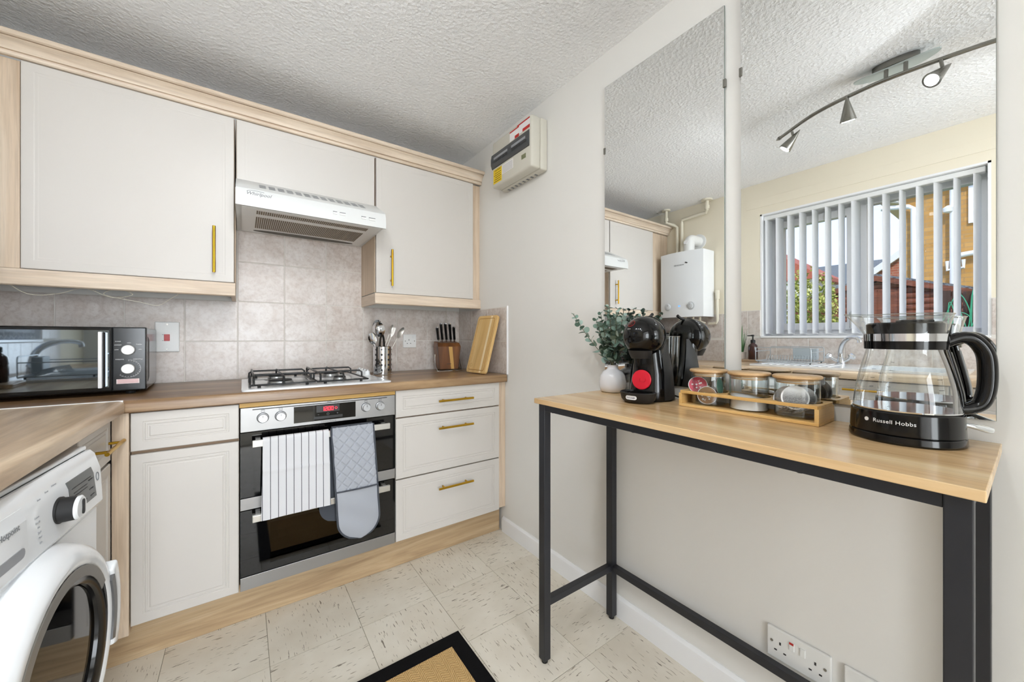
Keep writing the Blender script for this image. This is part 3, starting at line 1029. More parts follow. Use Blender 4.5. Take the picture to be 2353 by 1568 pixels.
# ================================================================== extractor hood
hd = thing('extractor_hood', 'white slide-under extractor hood above the gas hob', 'extractor hood', (-0.96, -0.25, 1.665))
hx0, hx1 = -1.2625, -0.6595
prof = [(-0.008, 1.672), (-0.012, 1.798), (-0.299, 1.798), (-0.304, 1.832), (-0.306, 1.832), (-0.462, 1.752), (-0.474, 1.742), (-0.482, 1.722), (-0.486, 1.690), (-0.485, 1.668), (-0.47, 1.668), (-0.47, 1.680), (-0.03, 1.672)]
body = part(hd, 'casing', prism(new_bm(), prof, 'X', hx0, hx1), M_['hood_white'], smooth=28)
# sloping top strip: unit vectors along slope
sy, sz = -0.156, -0.080
ln = math.hypot(sy, sz); sy /= ln; sz /= ln
nyv, nzv = sz, -sy   # outward normal (towards -y,+z)
if nzv < 0:
    nyv, nzv = -nyv, -nzv
def on_slope(x, s, h):
    return (x, -0.306 + sy * s + nyv * h, 1.832 + sz * s + nzv * h)
for k in range(13):
    xx = -1.168 + k * 0.0345
    bm = new_bm()
    for r in range(4):
        s0 = 0.062 + r * 0.021
        for c in range(1):
            P0 = [on_slope(xx - 0.012, s0, 0.0006), on_slope(xx + 0.012, s0, 0.0006), on_slope(xx + 0.012, s0 + 0.014, 0.0006), on_slope(xx - 0.012, s0 + 0.014, 0.0006)]
            bm.faces.new([bm.verts.new(p) for p in P0])
    part(hd, 'air_vent', bm, M_['grey_vent'], kind='stuff')
# underside: recessed grille plate, filter bars, lamp cover
gz = 1.6735
part(hd, 'grille_plate', bx(hx0 + 0.02, hx1 - 0.02, -0.465, -0.035, gz - 0.006, gz), M_['white_plastic'])
bm = new_bm()
dk = base_mat('filter_brown', srgb(120, 106, 88), 0.7)
n = 58
for k in range(n):
    xx = hx0 + 0.075 + k * (hx1 - hx0 - 0.15) / (n - 1)
    box(bm, xx - 0.0026, xx + 0.0026, -0.335, -0.13, gz - 0.0072, gz - 0.0058)
    box(bm, xx - 0.0026, xx + 0.0026, -0.435, -0.385, gz - 0.0072, gz - 0.0058)
part(hd, 'filter_slots', bm, dk, kind='stuff')
bm = new_bm()
prism(bm, [(-0.96 + 0.235 * math.cos(a) , -0.075 + 0.028 * math.sin(a)) for a in [2 * PI * k / 28 for k in range(28)]], 'Z', gz - 0.008, gz - 0.005)
part(hd, 'lamp_recess', bm, base_mat('lamp_recess', srgb(92, 88, 80), 0.6))
for (cx_, w) in ((-0.875, 0.05), (-0.745, 0.06)):
    for dx, ww in ((-w * .35, w * .34), (w * .3, w * .5)):
        s = part(hd, 'slider_slot', bx(cx_ + dx - ww / 2, cx_ + dx + ww / 2, -0.4868, -0.480, 1.706, 1.709), M_['grey_mark'])
        part(hd, 'slider_switch', bx(cx_ + dx - ww / 2, cx_ + dx + ww / 2, -0.4885, -0.482, 1.696, 1.7055, bev=0.001), M_['white_plastic'])
def hood_y(z):
    pr = [(1.690, -0.486), (1.722, -0.482), (1.742, -0.474), (1.752, -0.462)]
    for (z0, y0), (z1, y1) in zip(pr, pr[1:]):
        if z <= z1:
            return y0 + (y1 - y0) * (z - z0) / (z1 - z0)
    return -0.462
bm = text_bm('Whirlpool', 0.021, 0.0003, shear=0.35)
for v in bm.verts:
    zz_ = 1.722 + v.co.y
    v.co = Vector((-1.185 + v.co.x, hood_y(zz_) - 0.0008 - v.co.z, zz_))
part(hd, 'script_lettering', bm, M_['grey_mark'])
part(hd, 'swoosh_mark', tb([(x, hood_y(z) - 0.0008, z) for x, z in ((-1.225, 1.731), (-1.215, 1.735), (-1.20, 1.737), (-1.18, 1.736), (-1.165, 1.734))], 0.0007, 5), M_['grey_mark'])

# ================================================================== gas hob
hob = thing('gas_hob', 'white four burner gas hob with black wire pan supports', 'hob', (-0.95, -0.335, 0.915))
Hx0, Hx1, Hy0, Hy1 = -1.243, -0.662, -0.585, -0.088
bm = new_bm()
rr = [roundrect(Hx1 - Hx0, Hy1 - Hy0, 0.018, 4, -0.9525, -0.3365), roundrect(Hx1 - Hx0 - .006, Hy1 - Hy0 - .006, 0.016, 4, -0.9525, -0.3365), roundrect(Hx1 - Hx0 - .05, Hy1 - Hy0 - .05, 0.02, 4, -0.9525, -0.3365), roundrect(Hx1 - Hx0 - .07, Hy1 - Hy0 - .07, 0.02, 4, -0.9525, -0.3365)]
zz = [0.9155, 0.9215, 0.9255, 0.9235]
loft(bm, [[(x, y, zz[0]) for x, y in rr[0]], [(x, y, zz[1]) for x, y in rr[0]], [(x, y, zz[1] + .001) for x, y in rr[1]], [(x, y, zz[2]) for x, y in rr[2]], [(x, y, zz[3]) for x, y in rr[3]]])
part(hob, 'hob_tray', bm, M_['white_enamel'], smooth=35)
burn = [(-1.105, -0.445, 0.046), (-1.105, -0.215, 0.034), (-0.865, -0.445, 0.027), (-0.865, -0.215, 0.036)]
for (x, y, r) in burn:
    bm = new_bm()
    lathe(bm, [(r * 1.5, 0.0), (r * 1.42, 0.003), (r * 1.1, 0.004), (r * 1.02, 0.014), (r * 0.98, 0.016), (0, 0.016)], 32, (x, y, 0.9235))
    b = part(hob, 'burner', bm, base_mat('burner_alloy', srgb(168, 170, 172), 0.35, metal=0.9) if 'burner_alloy' not in bpy.data.materials else bpy.data.materials['burner_alloy'], smooth=30)
    bm = new_bm()
    lathe(bm, [(r * 0.95, 0.016), (r * 0.97, 0.019), (r * 0.86, 0.0225), (0, 0.0235)], 32, (x, y, 0.9235))
    part(b, 'burner_cap', bm, M_['matt_black'], smooth=30)
def support(x0, x1):
    t = part(hob, 'pan_support', tb(spline([(x0, -0.555, 0.936), (x1, -0.555, 0.936), (x1, -0.115, 0.936), (x0, -0.115, 0.936)], 1, True), 0.0040, 8, True), M_['black_wire'], smooth=50)
    cx_ = (x0 + x1) / 2
    def u(p, q, h=0.032):
        p = Vector(p); q = Vector(q); d = (q - p).normalized() * 0.012
        up = Vector((0, 0, h))
        return tb([p, p + up * 0.75 + d * 0.1, p + up + d, q + up - d, q + up * 0.75 - d * 0.1, q], 0.0041, 8)
    zz = 0.936
    for (yc) in (-0.445, -0.215):
        part(t, 'support_bar', u((x0, yc, zz), (x1, yc, zz)), M_['black_wire'], smooth=50)
    part(t, 'support_bar', u((cx_, -0.555, zz), (cx_, -0.115, zz), 0.030), M_['black_wire'], smooth=50)
    part(t, 'support_bar', u((x0 + 0.012, -0.555, zz), (x0 + 0.012, -0.115, zz), 0.034), M_['black_wire'], smooth=50)
    for px in (x0 + 0.03, x1 - 0.03):
        for py in (-0.555, -0.115):
            bm = new_bm(); cyl(bm, (px, py, 0.9245), (px, py, 0.936), 0.006, 10)
            part(t, 'rubber_foot', bm, M_['rubber'])
support(-1.215, -0.985)
support(-0.975, -0.765)
for k in range(4):
    kx, ky = -0.700 + 0.0 * k, -0.125 - 0.055 * k
    bm = new_bm()
    lathe(bm, [(0.019, 0), (0.019, 0.003), (0.015, 0.005), (0.0135, 0.024), (0.012, 0.0255), (0, 0.0255)], 20, (kx, ky, 0.9245))
    kn = part(hob, 'knob', bm, M_['white_enamel'], smooth=30)
    part(kn, 'grip', bx(kx - 0.004, kx + 0.004, ky - 0.0135, ky + 0.0135, 0.949, 0.957, bev=0.0015), M_['white_enamel'])

# ================================================================== microwave
mw = thing('microwave', 'black microwave with mirrored door and two silver dials', 'microwave', (-1.77, -0.235, 0.915))
mx0, mx1, mf, mb, mz0, mz1 = -2.0, -1.543, -0.405, -0.065, 0.927, 1.165
part(mw, 'casing', bx(mx0 + 0.004, mx1 - 0.004, mf + 0.02, mb, mz0, mz1 - 0.003, bev=0.004), base_mat('microwave_case', srgb(88, 84, 84), 0.22, metal=0.7))
part(mw, 'front_frame', bx(mx0, mx1, mf + 0.001, mf + 0.022, mz0, mz1, bev=0.004), M_['black_plastic'])
sp = -1.632
dr = part(mw, 'door', bx(mx0 + 0.001, sp - 0.0015, mf - 0.016, mf + 0.0005, mz0 + 0.004, mz1 - 0.001, bev=0.003), M_['black_plastic'])
part(dr, 'door_glass', bx(mx0 + 0.012, sp - 0.008, mf - 0.0178, mf - 0.0155, mz0 + 0.02, mz1 - 0.012), M_['microwave_mirror'])
part(dr, 'handle', bx(sp - 0.031, sp - 0.021, mf - 0.047, mf - 0.030, mz0 + 0.020, mz1 - 0.018, bev=0.002), M_['white_satin'], label='white bar handle')
part(dr, 'handle_back', bx(sp - 0.024, sp - 0.014, mf - 0.036, mf - 0.0175, mz0 + 0.022, mz1 - 0.020, bev=0.002), M_['black_plastic'])
cpn = part(mw, 'control_panel', bx(sp, mx1 - 0.001, mf - 0.012, mf + 0.0005, mz0 + 0.004, mz1 - 0.001, bev=0.003), base_mat('control_black', srgb(24, 27, 30), 0.14))
fy = mf - 0.012
for z in (1.081, 1.0115):
    bm = new_bm(); cyl(bm, (-1.5905, fy + 0.001, z), (-1.5905, fy - 0.003, z), 0.0205, 24)
    kb = part(mw, 'dial_collar', bm, M_['black_plastic'])
    bm = new_bm()
    lathe(bm, [(0.0185, 0), (0.018, 0.014), (0.0165, 0.016), (0, 0.016)], 28)
    bm.transform(frame((-1.5905, fy - 0.003, z), (1, 0, 0), (0, 0, 1)))
    part(mw, 'dial', bm, base_mat('dial_silver', srgb(214, 214, 212), 0.35, metal=0.2) if 'dial_silver' not in bpy.data.materials else bpy.data.materials['dial_silver'], smooth=30)
bm = new_bm()
for k in range(17):
    a = RAD(90 - k * 14)
    r0, r1 = (0.0285, 0.031) if k % 4 else (0.028, 0.033)
    p = Vector((math.cos(a), 0, math.sin(a)))
    c = Vector((-1.5905, fy - 0.0006, 1.0115))
    cyl(bm, c + p * r0, c + p * r1, 0.0005, 4)
part(cpn, 'timer_scale', bm, M_['white_mark'], kind='stuff')
part(cpn, 'timer_arc', tb([(-1.5905 + 0.0322 * math.cos(RAD(90 - k * 11)), fy - 0.0004, 1.0115 + 0.0322 * math.sin(RAD(90 - k * 11))) for k in range(21)], 0.0004, 4), M_['white_mark'])
for s, x, z in (('POWER', -1.618, 1.112), ('HIGH', -1.590, 1.1065), ('DEFROST', -1.618, 1.099), ('M.HIGH', -1.563, 1.101), ('LOW', -1.6215, 1.082), ('MED', -1.560, 1.082), ('TIMER(MIN)', -1.614, 1.046), ('DEFROST(kg)', -1.566, 1.046)):
    text(cpn, 'dial_lettering', s, 0.0044, (x, fy - 0.0004, z), (1, 0, 0), (0, 0, 1), M_['white_mark'])
lb = part(cpn, 'sticker', bx(-1.622, -1.562, fy - 0.0008, fy, 0.9565, 0.9735), M_['pink_label'])
bm = new_bm()
for k in range(4):
    box(bm, -1.619, -1.565, fy - 0.0011, fy - 0.0007, 0.959 + k * 0.0037, 0.9603 + k * 0.0037)
part(lb, 'sticker_print', bm, base_mat('pink_print', srgb(214, 150, 150), 0.7), kind='stuff')
part(mw, 'side_vent', prism(new_bm(), [(mf + 0.05, 0.965), (mf + 0.06, 0.955), (mf + 0.10, 0.97), (mf + 0.10, 1.115), (mf + 0.06, 1.13), (mf + 0.05, 1.12)], 'X', mx1 - 0.0045, mx1 - 0.003), M_['matt_black'])
for fx in (mx0 + 0.04, mx1 - 0.05):
    for fyy in (mf + 0.05, mb - 0.05):
        bm = new_bm(); cyl(bm, (fx, fyy, 0.9152), (fx, fyy, 0.9275), 0.014, 12)
        part(mw, 'foot', bm, M_['rubber'])

mw.rotation_euler[2] = RAD(2.7)     # stands a touch askew

# ================================================================== switch and socket on the tiles
def screw(parent, p, nrm, r=0.0035):
    bm = new_bm(); p = Vector(p); n_ = Vector(nrm)
    cyl(bm, p, p + n_ * 0.0012, r, 10)
    s = part(parent, 'screw', bm, M_['nickel'])
sw_ = thing('cooker_switch', 'tall white cooker switch plate with red rocker on the tiles', 'switch', (-1.5235, -0.0066, 1.06))
part(sw_, 'plate', bx(-1.5665, -1.4805, -0.017, -0.0066, 1.060, 1.200, bev=0.004, seg=3), M_['white_plastic'])
part(sw_, 'rocker', bx(-1.5345, -1.5145, -0.0195, -0.0165, 1.111, 1.142, bev=0.001), M_['red_switch'])
for z in (1.073, 1.188):
    screw(sw_, (-1.5235, -0.017, z), (0, -1, 0))
for z in (1.113, 1.140):
    part(sw_, 'switch_mark', bx(-1.541, -1.536, -0.0174, -0.0168, z - 0.0008, z + 0.0008), M_['dark_mark'])

def socket_face(t, M, cx, cz, rocker=True):
    """one 13 A outlet: three pin holes, M maps (u, v, out) to world"""
    for du, dv, w, h in ((0, 0.011, 0.004, 0.008), (-0.011, -0.011, 0.0065, 0.004), (0.011, -0.011, 0.0065, 0.004)):
        b_ = bx(cx + du - w / 2, cx + du + w / 2, cz + dv - h / 2, cz + dv + h / 2, 0.0088, 0.0096)
        b_.transform(M)
        part(t, 'pin_hole', b_, M_['dark_mark'])
def plateM(origin, xd, yd):
    return frame(origin, xd, yd)
so = thing('wall_socket', 'single white plug socket on the tiles behind the cutlery pot', 'socket', (-0.363, -0.0066, 1.062))
Mx = plateM((-0.363, -0.0066, 1.105), (1, 0, 0), (0, 0, 1))
b_ = bx(-0.043, 0.043, -0.043, 0.043, 0, 0.009); bevel(b_, 0.003, 2); b_.transform(Mx)
part(so, 'plate', b_, M_['white_plastic'])
socket_face(so, Mx, -0.006, -0.004)
b_ = bx(0.018, 0.03, 0.018, 0.034, 0.008, 0.0115); bevel(b_, 0.001, 1); b_.transform(Mx)
part(so, 'rocker', b_, M_['white_plastic'])
for u in (-0.0305, 0.0305):
    screw(so, Mx @ Vector((u, 0, 0.009)), (0, -1, 0), 0.003)
# double socket under the table and blank plate
ds = thing('wall_socket', 'white double plug socket with a red neon on the wall under the table', 'socket', (0, -1.9875, 0.215))
Mx = plateM((0, -1.9875, 0.258), (0, -1, 0), (0, 0, 1))
b_ = bx(-0.073, 0.073, -0.043, 0.043, 0, 0.009); bevel(b_, 0.003, 2); b_.transform(Mx)
part(ds, 'plate', b_, M_['white_plastic'])
for c in (-0.043, 0.043):
    socket_face(ds, Mx, c + (0.003 if c < 0 else -0.003), -0.006)
for i, u in enumerate((-0.0125, 0.0125)):
    b_ = bx(u - 0.006, u + 0.006, 0.004, 0.026, 0.008, 0.0118); bevel(b_, 0.001, 1); b_.transform(Mx)
    r = part(ds, 'rocker', b_, M_['white_plastic'])
    if i == 0:
        b_ = bx(u - 0.005, u + 0.005, 0.021, 0.0262, 0.0105, 0.0125); b_.transform(Mx)
        part(r, 'neon', b_, M_['red_mark'])
for u in (-0.0605, 0.0605):
    screw(ds, Mx @ Vector((u, 0.004, 0.009)), (-1, 0, 0), 0.0035)
bp = thing('blank_plate', 'white outlet plate low on the wall right of the double socket', 'socket', (0, -2.135, 0.215))
Mx = plateM((0, -2.128, 0.258), (0, -1, 0), (0, 0, 1))
b_ = bx(-0.043, 0.043, -0.043, 0.043, 0, 0.009); bevel(b_, 0.003, 2); b_.transform(Mx)
part(bp, 'plate', b_, M_['white_plastic'])
for u in (-0.0305, 0.0305):
    screw(bp, Mx @ Vector((u, 0, 0.009)), (-1, 0, 0), 0.003)

# ================================================================== cutlery pot and utensils
PX, PY = -0.585, -0.175
pot = thing('utensil_pot', 'perforated steel cutlery pot on the worktop beside the hob', 'pot', (PX, PY, 0.915))
bm = new_bm()
lathe(bm, [(0.0, 0.0035), (0.053, 0.003), (0.055, 0.006), (0.05, 0.007), (0.05, 0.162), (0.0515, 0.164), (0.0485, 0.164), (0.0485, 0.01), (0.0, 0.009)], 40, (PX, PY, 0.9125))
part(pot, 'cylinder', bm, M_['chrome'], smooth=30)
bm = new_bm()
for a0 in (-150, -110, -65, -20):
    for k in range(5):
        z = 0.915 + 0.028 + k * 0.029
        a = RAD(a0)
        c = Vector((PX + 0.0497 * math.cos(a), PY + 0.0497 * math.sin(a), z))
        n_ = Vector((math.cos(a), math.sin(a), 0))
        cyl(bm, c, c + n_ * 0.0012, 0.0062 if k < 4 else 0.0045, 10)
part(pot, 'perforations', bm, M_['dark_mark'], kind='stuff')

def utensil(name, label, base, tip, head, mat, hmat=None):
    base = Vector(base); tip = Vector(tip)
    t = thing(name, label, 'utensil', tuple(base))
    part(t, 'shaft', tb([base, (base + tip) / 2, tip], [0.003, 0.0028, 0.0026], 8), mat, smooth=True)
    d = (tip - base).normalized()
    side = Vector(head.get('side', (0.83, -0.55, 0)))
    side = (side - d * side.dot(d)).normalized()
    nrm = d.cross(side)
    if head['k'] == 'bowl':
        w, l, dp = head['w'], head['l'], head['d']
        bm = new_bm()
        c = tip + d * (l * 0.45)
        def fn(u, v):
            r = v; a = 2 * PI * u
            p = c + side * (w * r * math.cos(a)) + d * (l / 2 * r * math.sin(a))
            return p + nrm * (-dp * (1 - r * r))
        grid(bm, 20, 6, fn)
        bmesh.ops.remove_doubles(bm, verts=bm.verts, dist=1e-5)
        bmesh.ops.recalc_face_normals(bm, faces=bm.faces)
        bmesh.ops.solidify(bm, geom=bm.faces[:], thickness=0.0012)
        part(t, 'bowl', bm, hmat or mat, smooth=60)
    elif head['k'] == 'fork':
        bm = new_bm()
        for k in range(4):
            o = side * (-0.009 + 0.006 * k)
            tube(bm, [tip - d * 0.004 + o * 0.3, tip + d * 0.012 + o, tip + d * 0.055 + o], [0.002, 0.0016, 0.001], 6)
        part(t, 'tines', bm, hmat or mat, smooth=True)
    elif head['k'] == 'paddle':
        w, l = head['w'], head['l']
        pr = [(-w * .3, 0), (w * .3, 0), (w, l * .3), (w, l * .9), (w * .8, l), (-w * .8, l), (-w, l * .9), (-w, l * .3)]
        bm = new_bm()
        prism(bm, pr, 'Z', -0.0006, 0.0006)
        bm.transform(frame(tip - d * 0.004, side, d))
        part(t, 'blade', bm, hmat or mat)
    return t
zb = 0.93
ST, SR = 1.08, 0.915
utensil('ladle', 'steel ladle standing bowl up in the cutlery pot', (PX + .01, PY + .01, zb), (PX - 0.018, PY - 0.005, 1.135), dict(k='bowl', w=0.036, l=0.085, d=0.026), M_['chrome'])
utensil('serving_spoon', 'large steel spoon behind the ladle in the cutlery pot', (PX + .015, PY + .02, zb), (PX - 0.012, PY + 0.03, 1.15), dict(k='bowl', w=0.030, l=0.085, d=-0.012), M_['chrome'])
utensil('slotted_turner', 'steel slotted turner at the left of the cutlery pot', (PX + .01, PY - .01, zb), (PX - 0.04, PY + 0.02, 1.09), dict(k='bowl', w=0.022, l=0.07, d=0.004), M_['chrome'])
utensil('dessert_spoon', 'steel spoon leaning right, lowest of the spoons in the cutlery pot', (PX - .02, PY, zb), (PX + 0.085, PY - 0.012, 1.125), dict(k='bowl', w=0.024, l=0.075, d=0.014, side=(0.3, -0.9, 0)), M_['pale_steel'])
utensil('table_fork', 'steel fork leaning right in the cutlery pot', (PX - .025, PY + .015, zb), (PX + 0.055, PY + 0.01, 1.135), dict(k='fork', side=(0.5, -0.8, 0)), M_['pale_steel'])
utensil('tea_spoon', 'slim steel spoon leaning right behind the fork in the pot', (PX - .03, PY + .02, zb), (PX + 0.05, PY + 0.03, 1.15), dict(k='bowl', w=0.014, l=0.06, d=0.006, side=(0.5, -0.8, 0)), M_['pale_steel'])
sc_ = thing('kitchen_tongs', 'black handled tongs standing in front of the ladle in the pot', 'utensil', (PX, PY, zb))
for s in (-1, 1):
    part(sc_, 'handle', tb(spline([(PX - 0.012 + s * 0.011, PY - 0.03, 1.05), (PX - 0.012 + s * 0.012, PY - 0.032, 1.09), (PX - 0.012 + s * 0.008, PY - 0.034, 1.125), (PX - 0.012 + s * 0.003, PY - 0.034, 1.142)], 4), [0.006 + 0.0 * i for i in range(13)], 8), M_['black_plastic'], smooth=True)
    part(sc_, 'shank', tb([(PX - 0.01 + s * 0.004, PY - 0.01, zb), (PX - 0.012 + s * 0.011, PY - 0.03, 1.052)], 0.003, 6), M_['chrome'], smooth=True)

# ================================================================== knife block
kb = thing('knife_block', 'walnut knife block with a pale stripe and wire stand', 'knife block', (-0.165, -0.15, 0.915), rotz=RAD(-8))
def shear(bm):
    for v in bm.verts:
        v.co.y += (v.co.z) * 0.10
bm = new_bm()
tp, bt = 0.076, 0.060
loft(bm, [[(-bt, -0.045, 0.012), (bt, -0.045, 0.012), (bt, 0.04, 0.012), (-bt, 0.04, 0.012)], [(-tp, -0.05, 0.155), (tp, -0.05, 0.155), (tp, 0.05, 0.155), (-tp, 0.05, 0.155)], [(-tp + .004, -0.03, 0.178), (tp - .004, -0.03, 0.178), (tp - .004, 0.05, 0.188), (-tp + .004, 0.05, 0.188)]])
bevel(bm, 0.002, 2); 
part(kb, 'block', bm, M_['walnut_z'], local=True)
bm = new_bm()
loft(bm, [[(0.012, -0.0462, 0.013), (0.032, -0.0462, 0.013), (0.032, -0.040, 0.013), (0.012, -0.040, 0.013)], [(-0.006, -0.0512, 0.154), (0.018, -0.0512, 0.154), (0.018, -0.045, 0.154), (-0.006, -0.045, 0.154)]])
part(kb, 'pale_stripe', bm, M_['pale_sapwood'], local=True)
part(kb, 'burnt_mark', bx(-0.016, 0.012, -0.0478, -0.046, 0.044, 0.0465), M_['dark_mark'], local=True)
for s in (-1, 1):
    part(kb, 'wire_stand', tb(spline([(s * 0.079, 0.0, 0.105), (s * 0.082, -0.01, 0.06), (s * 0.080, -0.05, 0.012), (s * 0.074, -0.062, 0.003), (0, -0.064, 0.003)], 5), 0.0028, 8), M_['chrome'], smooth=True, local=True)
for i, (x, h) in enumerate(((-0.055, 0.098), (-0.028, 0.122), (0.0, 0.122), (0.029, 0.122), (0.055, 0.10))):
    Mk = PM[kb.name]
    base = Mk @ Vector((x * 1.02, 0.0 + 0.004 * i, 0.180))
    lab = ('leftmost, shorter', 'second from left', 'middle', 'second from right', 'rightmost, shorter')[i]
    k = thing('kitchen_knife', 'black handled knife, %s of the five in the walnut block' % lab, 'knife', tuple(base), group='knives in the block')
    dv = Vector((-0.16 + 0.01 * i, -0.10, 0.97)).normalized()
    side = Vector((1, 0, 0)); side = (side - dv * side.dot(dv)).normalized()
    bm = new_bm()
    tube(bm, [base - dv * 0.03, base + dv * 0.012, base + dv * 0.022], [0.9, 0.9, 1.0], 10, flat=(0.007, 0.011, tuple(side)))
    part(k, 'bolster', bm, M_['chrome'], smooth=40)
    bm = new_bm()
    tube(bm, [base + dv * 0.0205, base + dv * (h * .5), base + dv * (h * .8), base + dv * h], [1.0, 1.0, 1.1, 1.15], 10, flat=(0.0075, 0.012, tuple(side)))
    part(k, 'handle', bm, M_['black_plastic'], smooth=40)
    bm = new_bm()
    tube(bm, [base + dv * (h - 0.001), base + dv * (h + 0.006)], [1.15, 1.05], 10, flat=(0.0078, 0.0123, tuple(side)))
    part(k, 'end_cap', bm, M_['chrome'], smooth=40)

# ================================================================== chopping board leaning on the right wall
A = Vector((-0.128, -0.365, 0.9165)); B = Vector((-0.112, -0.548, 0.9165))      # bottom corners
topL = Vector((-0.030, -0.275, 1.253)); topR = Vector((-0.030, -0.495, 1.253))
u_ = (B - A).normalized(); w_ = 0.192; vdir = ((topL + topR) / 2 - (A + B) / 2).normalized(); nn = u_.cross(vdir).normalized()
vdir = nn.cross(u_).normalized()
Mb = Matrix((u_, vdir, nn)).transposed().to_4x4(); Mb.translation = (A + B) / 2
# local: x along width (towards camera), y up the board, z = normal
up = nn if nn.x < 0 else -nn
cb = thing('chopping_board', 'bamboo chopping board with a juice groove leaning on the tiled wall', 'chopping board', tuple(Mb.translation), rot=tuple(Mb.to_euler()))
Hb = 0.352
zs = 0.0 if nn.x < 0 else 0.0
sg = 1 if nn.x < 0 else -1
bm = new_bm()
rr = roundrect(w_, Hb, 0.018, 5, 0, Hb / 2)
prism(bm, rr, 'Z', 0, sg * 0.018)
bevel(bm, 0.003, 2)
brd = M_['bamboo_z'] if False else wood('board_bamboo', srgb(198, 154, 92), srgb(218, 180, 118), srgb(228, 196, 138), 'Y', 0.42, 1.1)
bdo = part(cb, 'board', bm, brd, local=True)
part(bdo, 'pale_stripe', bx(0.035, 0.052, 0.004, Hb - 0.004, sg * 0.0178, sg * 0.0184), base_mat('board_pale', srgb(236, 214, 172), 0.45), local=True)
part(bdo, 'juice_groove', tb([(x, y, sg * 0.018) for x, y in roundrect(w_ - 0.036, Hb - 0.036, 0.012, 4, 0, Hb / 2)], 0.0022, 6, True), base_mat('board_groove', srgb(180, 136, 76), 0.6), local=True)
part(bdo, 'burnt_mark', tb([(-0.055 + 0.010 * math.cos(2 * PI * k / 16), 0.045 + 0.010 * math.sin(2 * PI * k / 16), sg * 0.0181) for k in range(16)], 0.0006, 5, True), base_mat('board_mark', srgb(160, 118, 60), 0.6), local=True)

# ================================================================== tea towel and oven glove on the upper oven handle
HY, HZ = BF - 0.052, 0.722
def drape(x0, x1, zf, zb_, nu=36, nv=90, wav=0.004, topz=0.7365, off=0.0105, flare=0.0):
    """cloth over the bar: v runs from the front hem up over the bar and down the back"""
    Lf, Lb = topz - zf, topz - zb_
    arc = PI * off
    tot = Lf + arc + Lb
    def fn(u, v):
        s = v * tot
        x = x0 + (x1 - x0) * u
        ph = math.sin(u * 15.0) * 0.5 + math.sin(u * 6.3 + 1.0) * 0.6
        if s < Lf:
            k = 1 - s / Lf
            z = zf + s
            y = HY - off - 0.004 - wav * k * (0.6 + ph) - 0.006 * k - 0.0035 * math.exp(-((z - 0.612 + 0.01 * (u - 0.5)) / 0.006) ** 2)
            x += (u - 0.5) * flare * k
        elif s < Lf + arc:
            a = (s - Lf) / off
            y = HY - off * math.cos(a) - 0.002
            z = topz + off * 0.6 * math.sin(a)
        else:
            k = (s - Lf - arc) / Lb
            z = topz - k * Lb
            y = HY + off - 0.001 + wav * 0.4 * k * ph
        return (x, y, z)
    return grid(new_bm(), nu, nv, fn, 0.0022)
tw = single('tea_towel', 'white tea towel with thin grey stripes hanging on the oven handle', 'towel', drape(-1.176, -0.947, 0.432, 0.45, flare=0.012), M_['towel_cloth'], smooth=60)
mt = thing('oven_glove', 'grey quilted double oven glove hanging on the oven handle', 'oven glove', (-0.845, HY, 0.262))
MX0, MX1 = -0.938, -0.768
def mitt_shape(s, L_):
    """half width scale near the rounded end; s = distance from the end"""
    r = 0.083
    return math.sqrt(max(0.0, 1 - (1 - s / r) ** 2)) if s < r else 1.0
def mitt_fn(front, zlo, zhi, quilt):
    def fn(u, v):
        z = zlo + (zhi - zlo) * v
        s = z - 0.262
        k = mitt_shape(max(s, 0.0), 1)
        q = (0.745 - z) / 0.49
        cxx = -0.853 + 0.028 * q * (1 if front else -1.3)
        hw = 0.0855
        x = cxx + (u - 0.5) * 2 * hw * k
        y0 = HY - 0.017 - 0.012 * math.sin(min(max(q, 0), 1) * PI * 0.7)
        if quilt:
            a1 = (x * 1.0 + z * 1.0) / 0.043
            a2 = (x * 1.0 - z * 0.85) / 0.043
            d = min(abs(a1 - round(a1)), abs(a2 - round(a2)))
            puff = 0.0050 * min(1.0, d / 0.14) ** 0.6 * min(1.0, min(u, 1 - u) / 0.07 + 0.05)
        else:
            puff = 0.007 * max(0.0, 1 - (2 * u - 1) ** 2) + 0.0015 * math.sin(z * 60 + u * 5)
        return (x, y0 - puff, z)
    return fn
part(mt, 'quilted_panel', grid(new_bm(), 72, 112, mitt_fn(True, 0.478, 0.747, True), 0.004), M_['mitt_cloth'], smooth=60)
part(mt, 'pocket_panel', grid(new_bm(), 20, 36, mitt_fn(True, 0.2625, 0.478, False), 0.006), M_['mitt_cloth'], smooth=60)
f0 = mitt_fn(True, 0.262, 0.747, False)
edge = []
for k in range(41):
    v = 1 - k / 40
    edge.append(Vector(f0(0.0, v)))
for k in range(41):
    v = k / 40
    edge.append(Vector(f0(1.0, v)))
part(mt, 'piping', tb(edge, 0.0042, 6), M_['mitt_trim'], smooth=True)
part(mt, 'seam_binding', tb([Vector(f0(u / 10, (0.478 - 0.262) / (0.747 - 0.262))) + Vector((0, -0.002, 0)) for u in range(11)], 0.0038, 6), M_['mitt_trim'], smooth=True)
# strap over the bar and the second pocket hanging behind
def back_fn(u, v):
    s = v
    if s < 0.12:
        a = s / 0.12 * PI
        return (-0.853 + (u - 0.5) * 0.165, HY - 0.013 * math.cos(a) - 0.003, 0.742 + 0.010 * math.sin(a))
    k = (s - 0.12) / 0.88
    z = 0.742 - k * 0.40
    sh = mitt_shape(z - 0.342, 1)
    return (-0.853 - 0.055 * k + (u - 0.5) * 0.165 * max(sh, 0.02), HY + 0.0125, z)
part(mt, 'back_pocket', grid(new_bm(), 16, 40, back_fn, 0.003), M_['mitt_trim'], smooth=60)

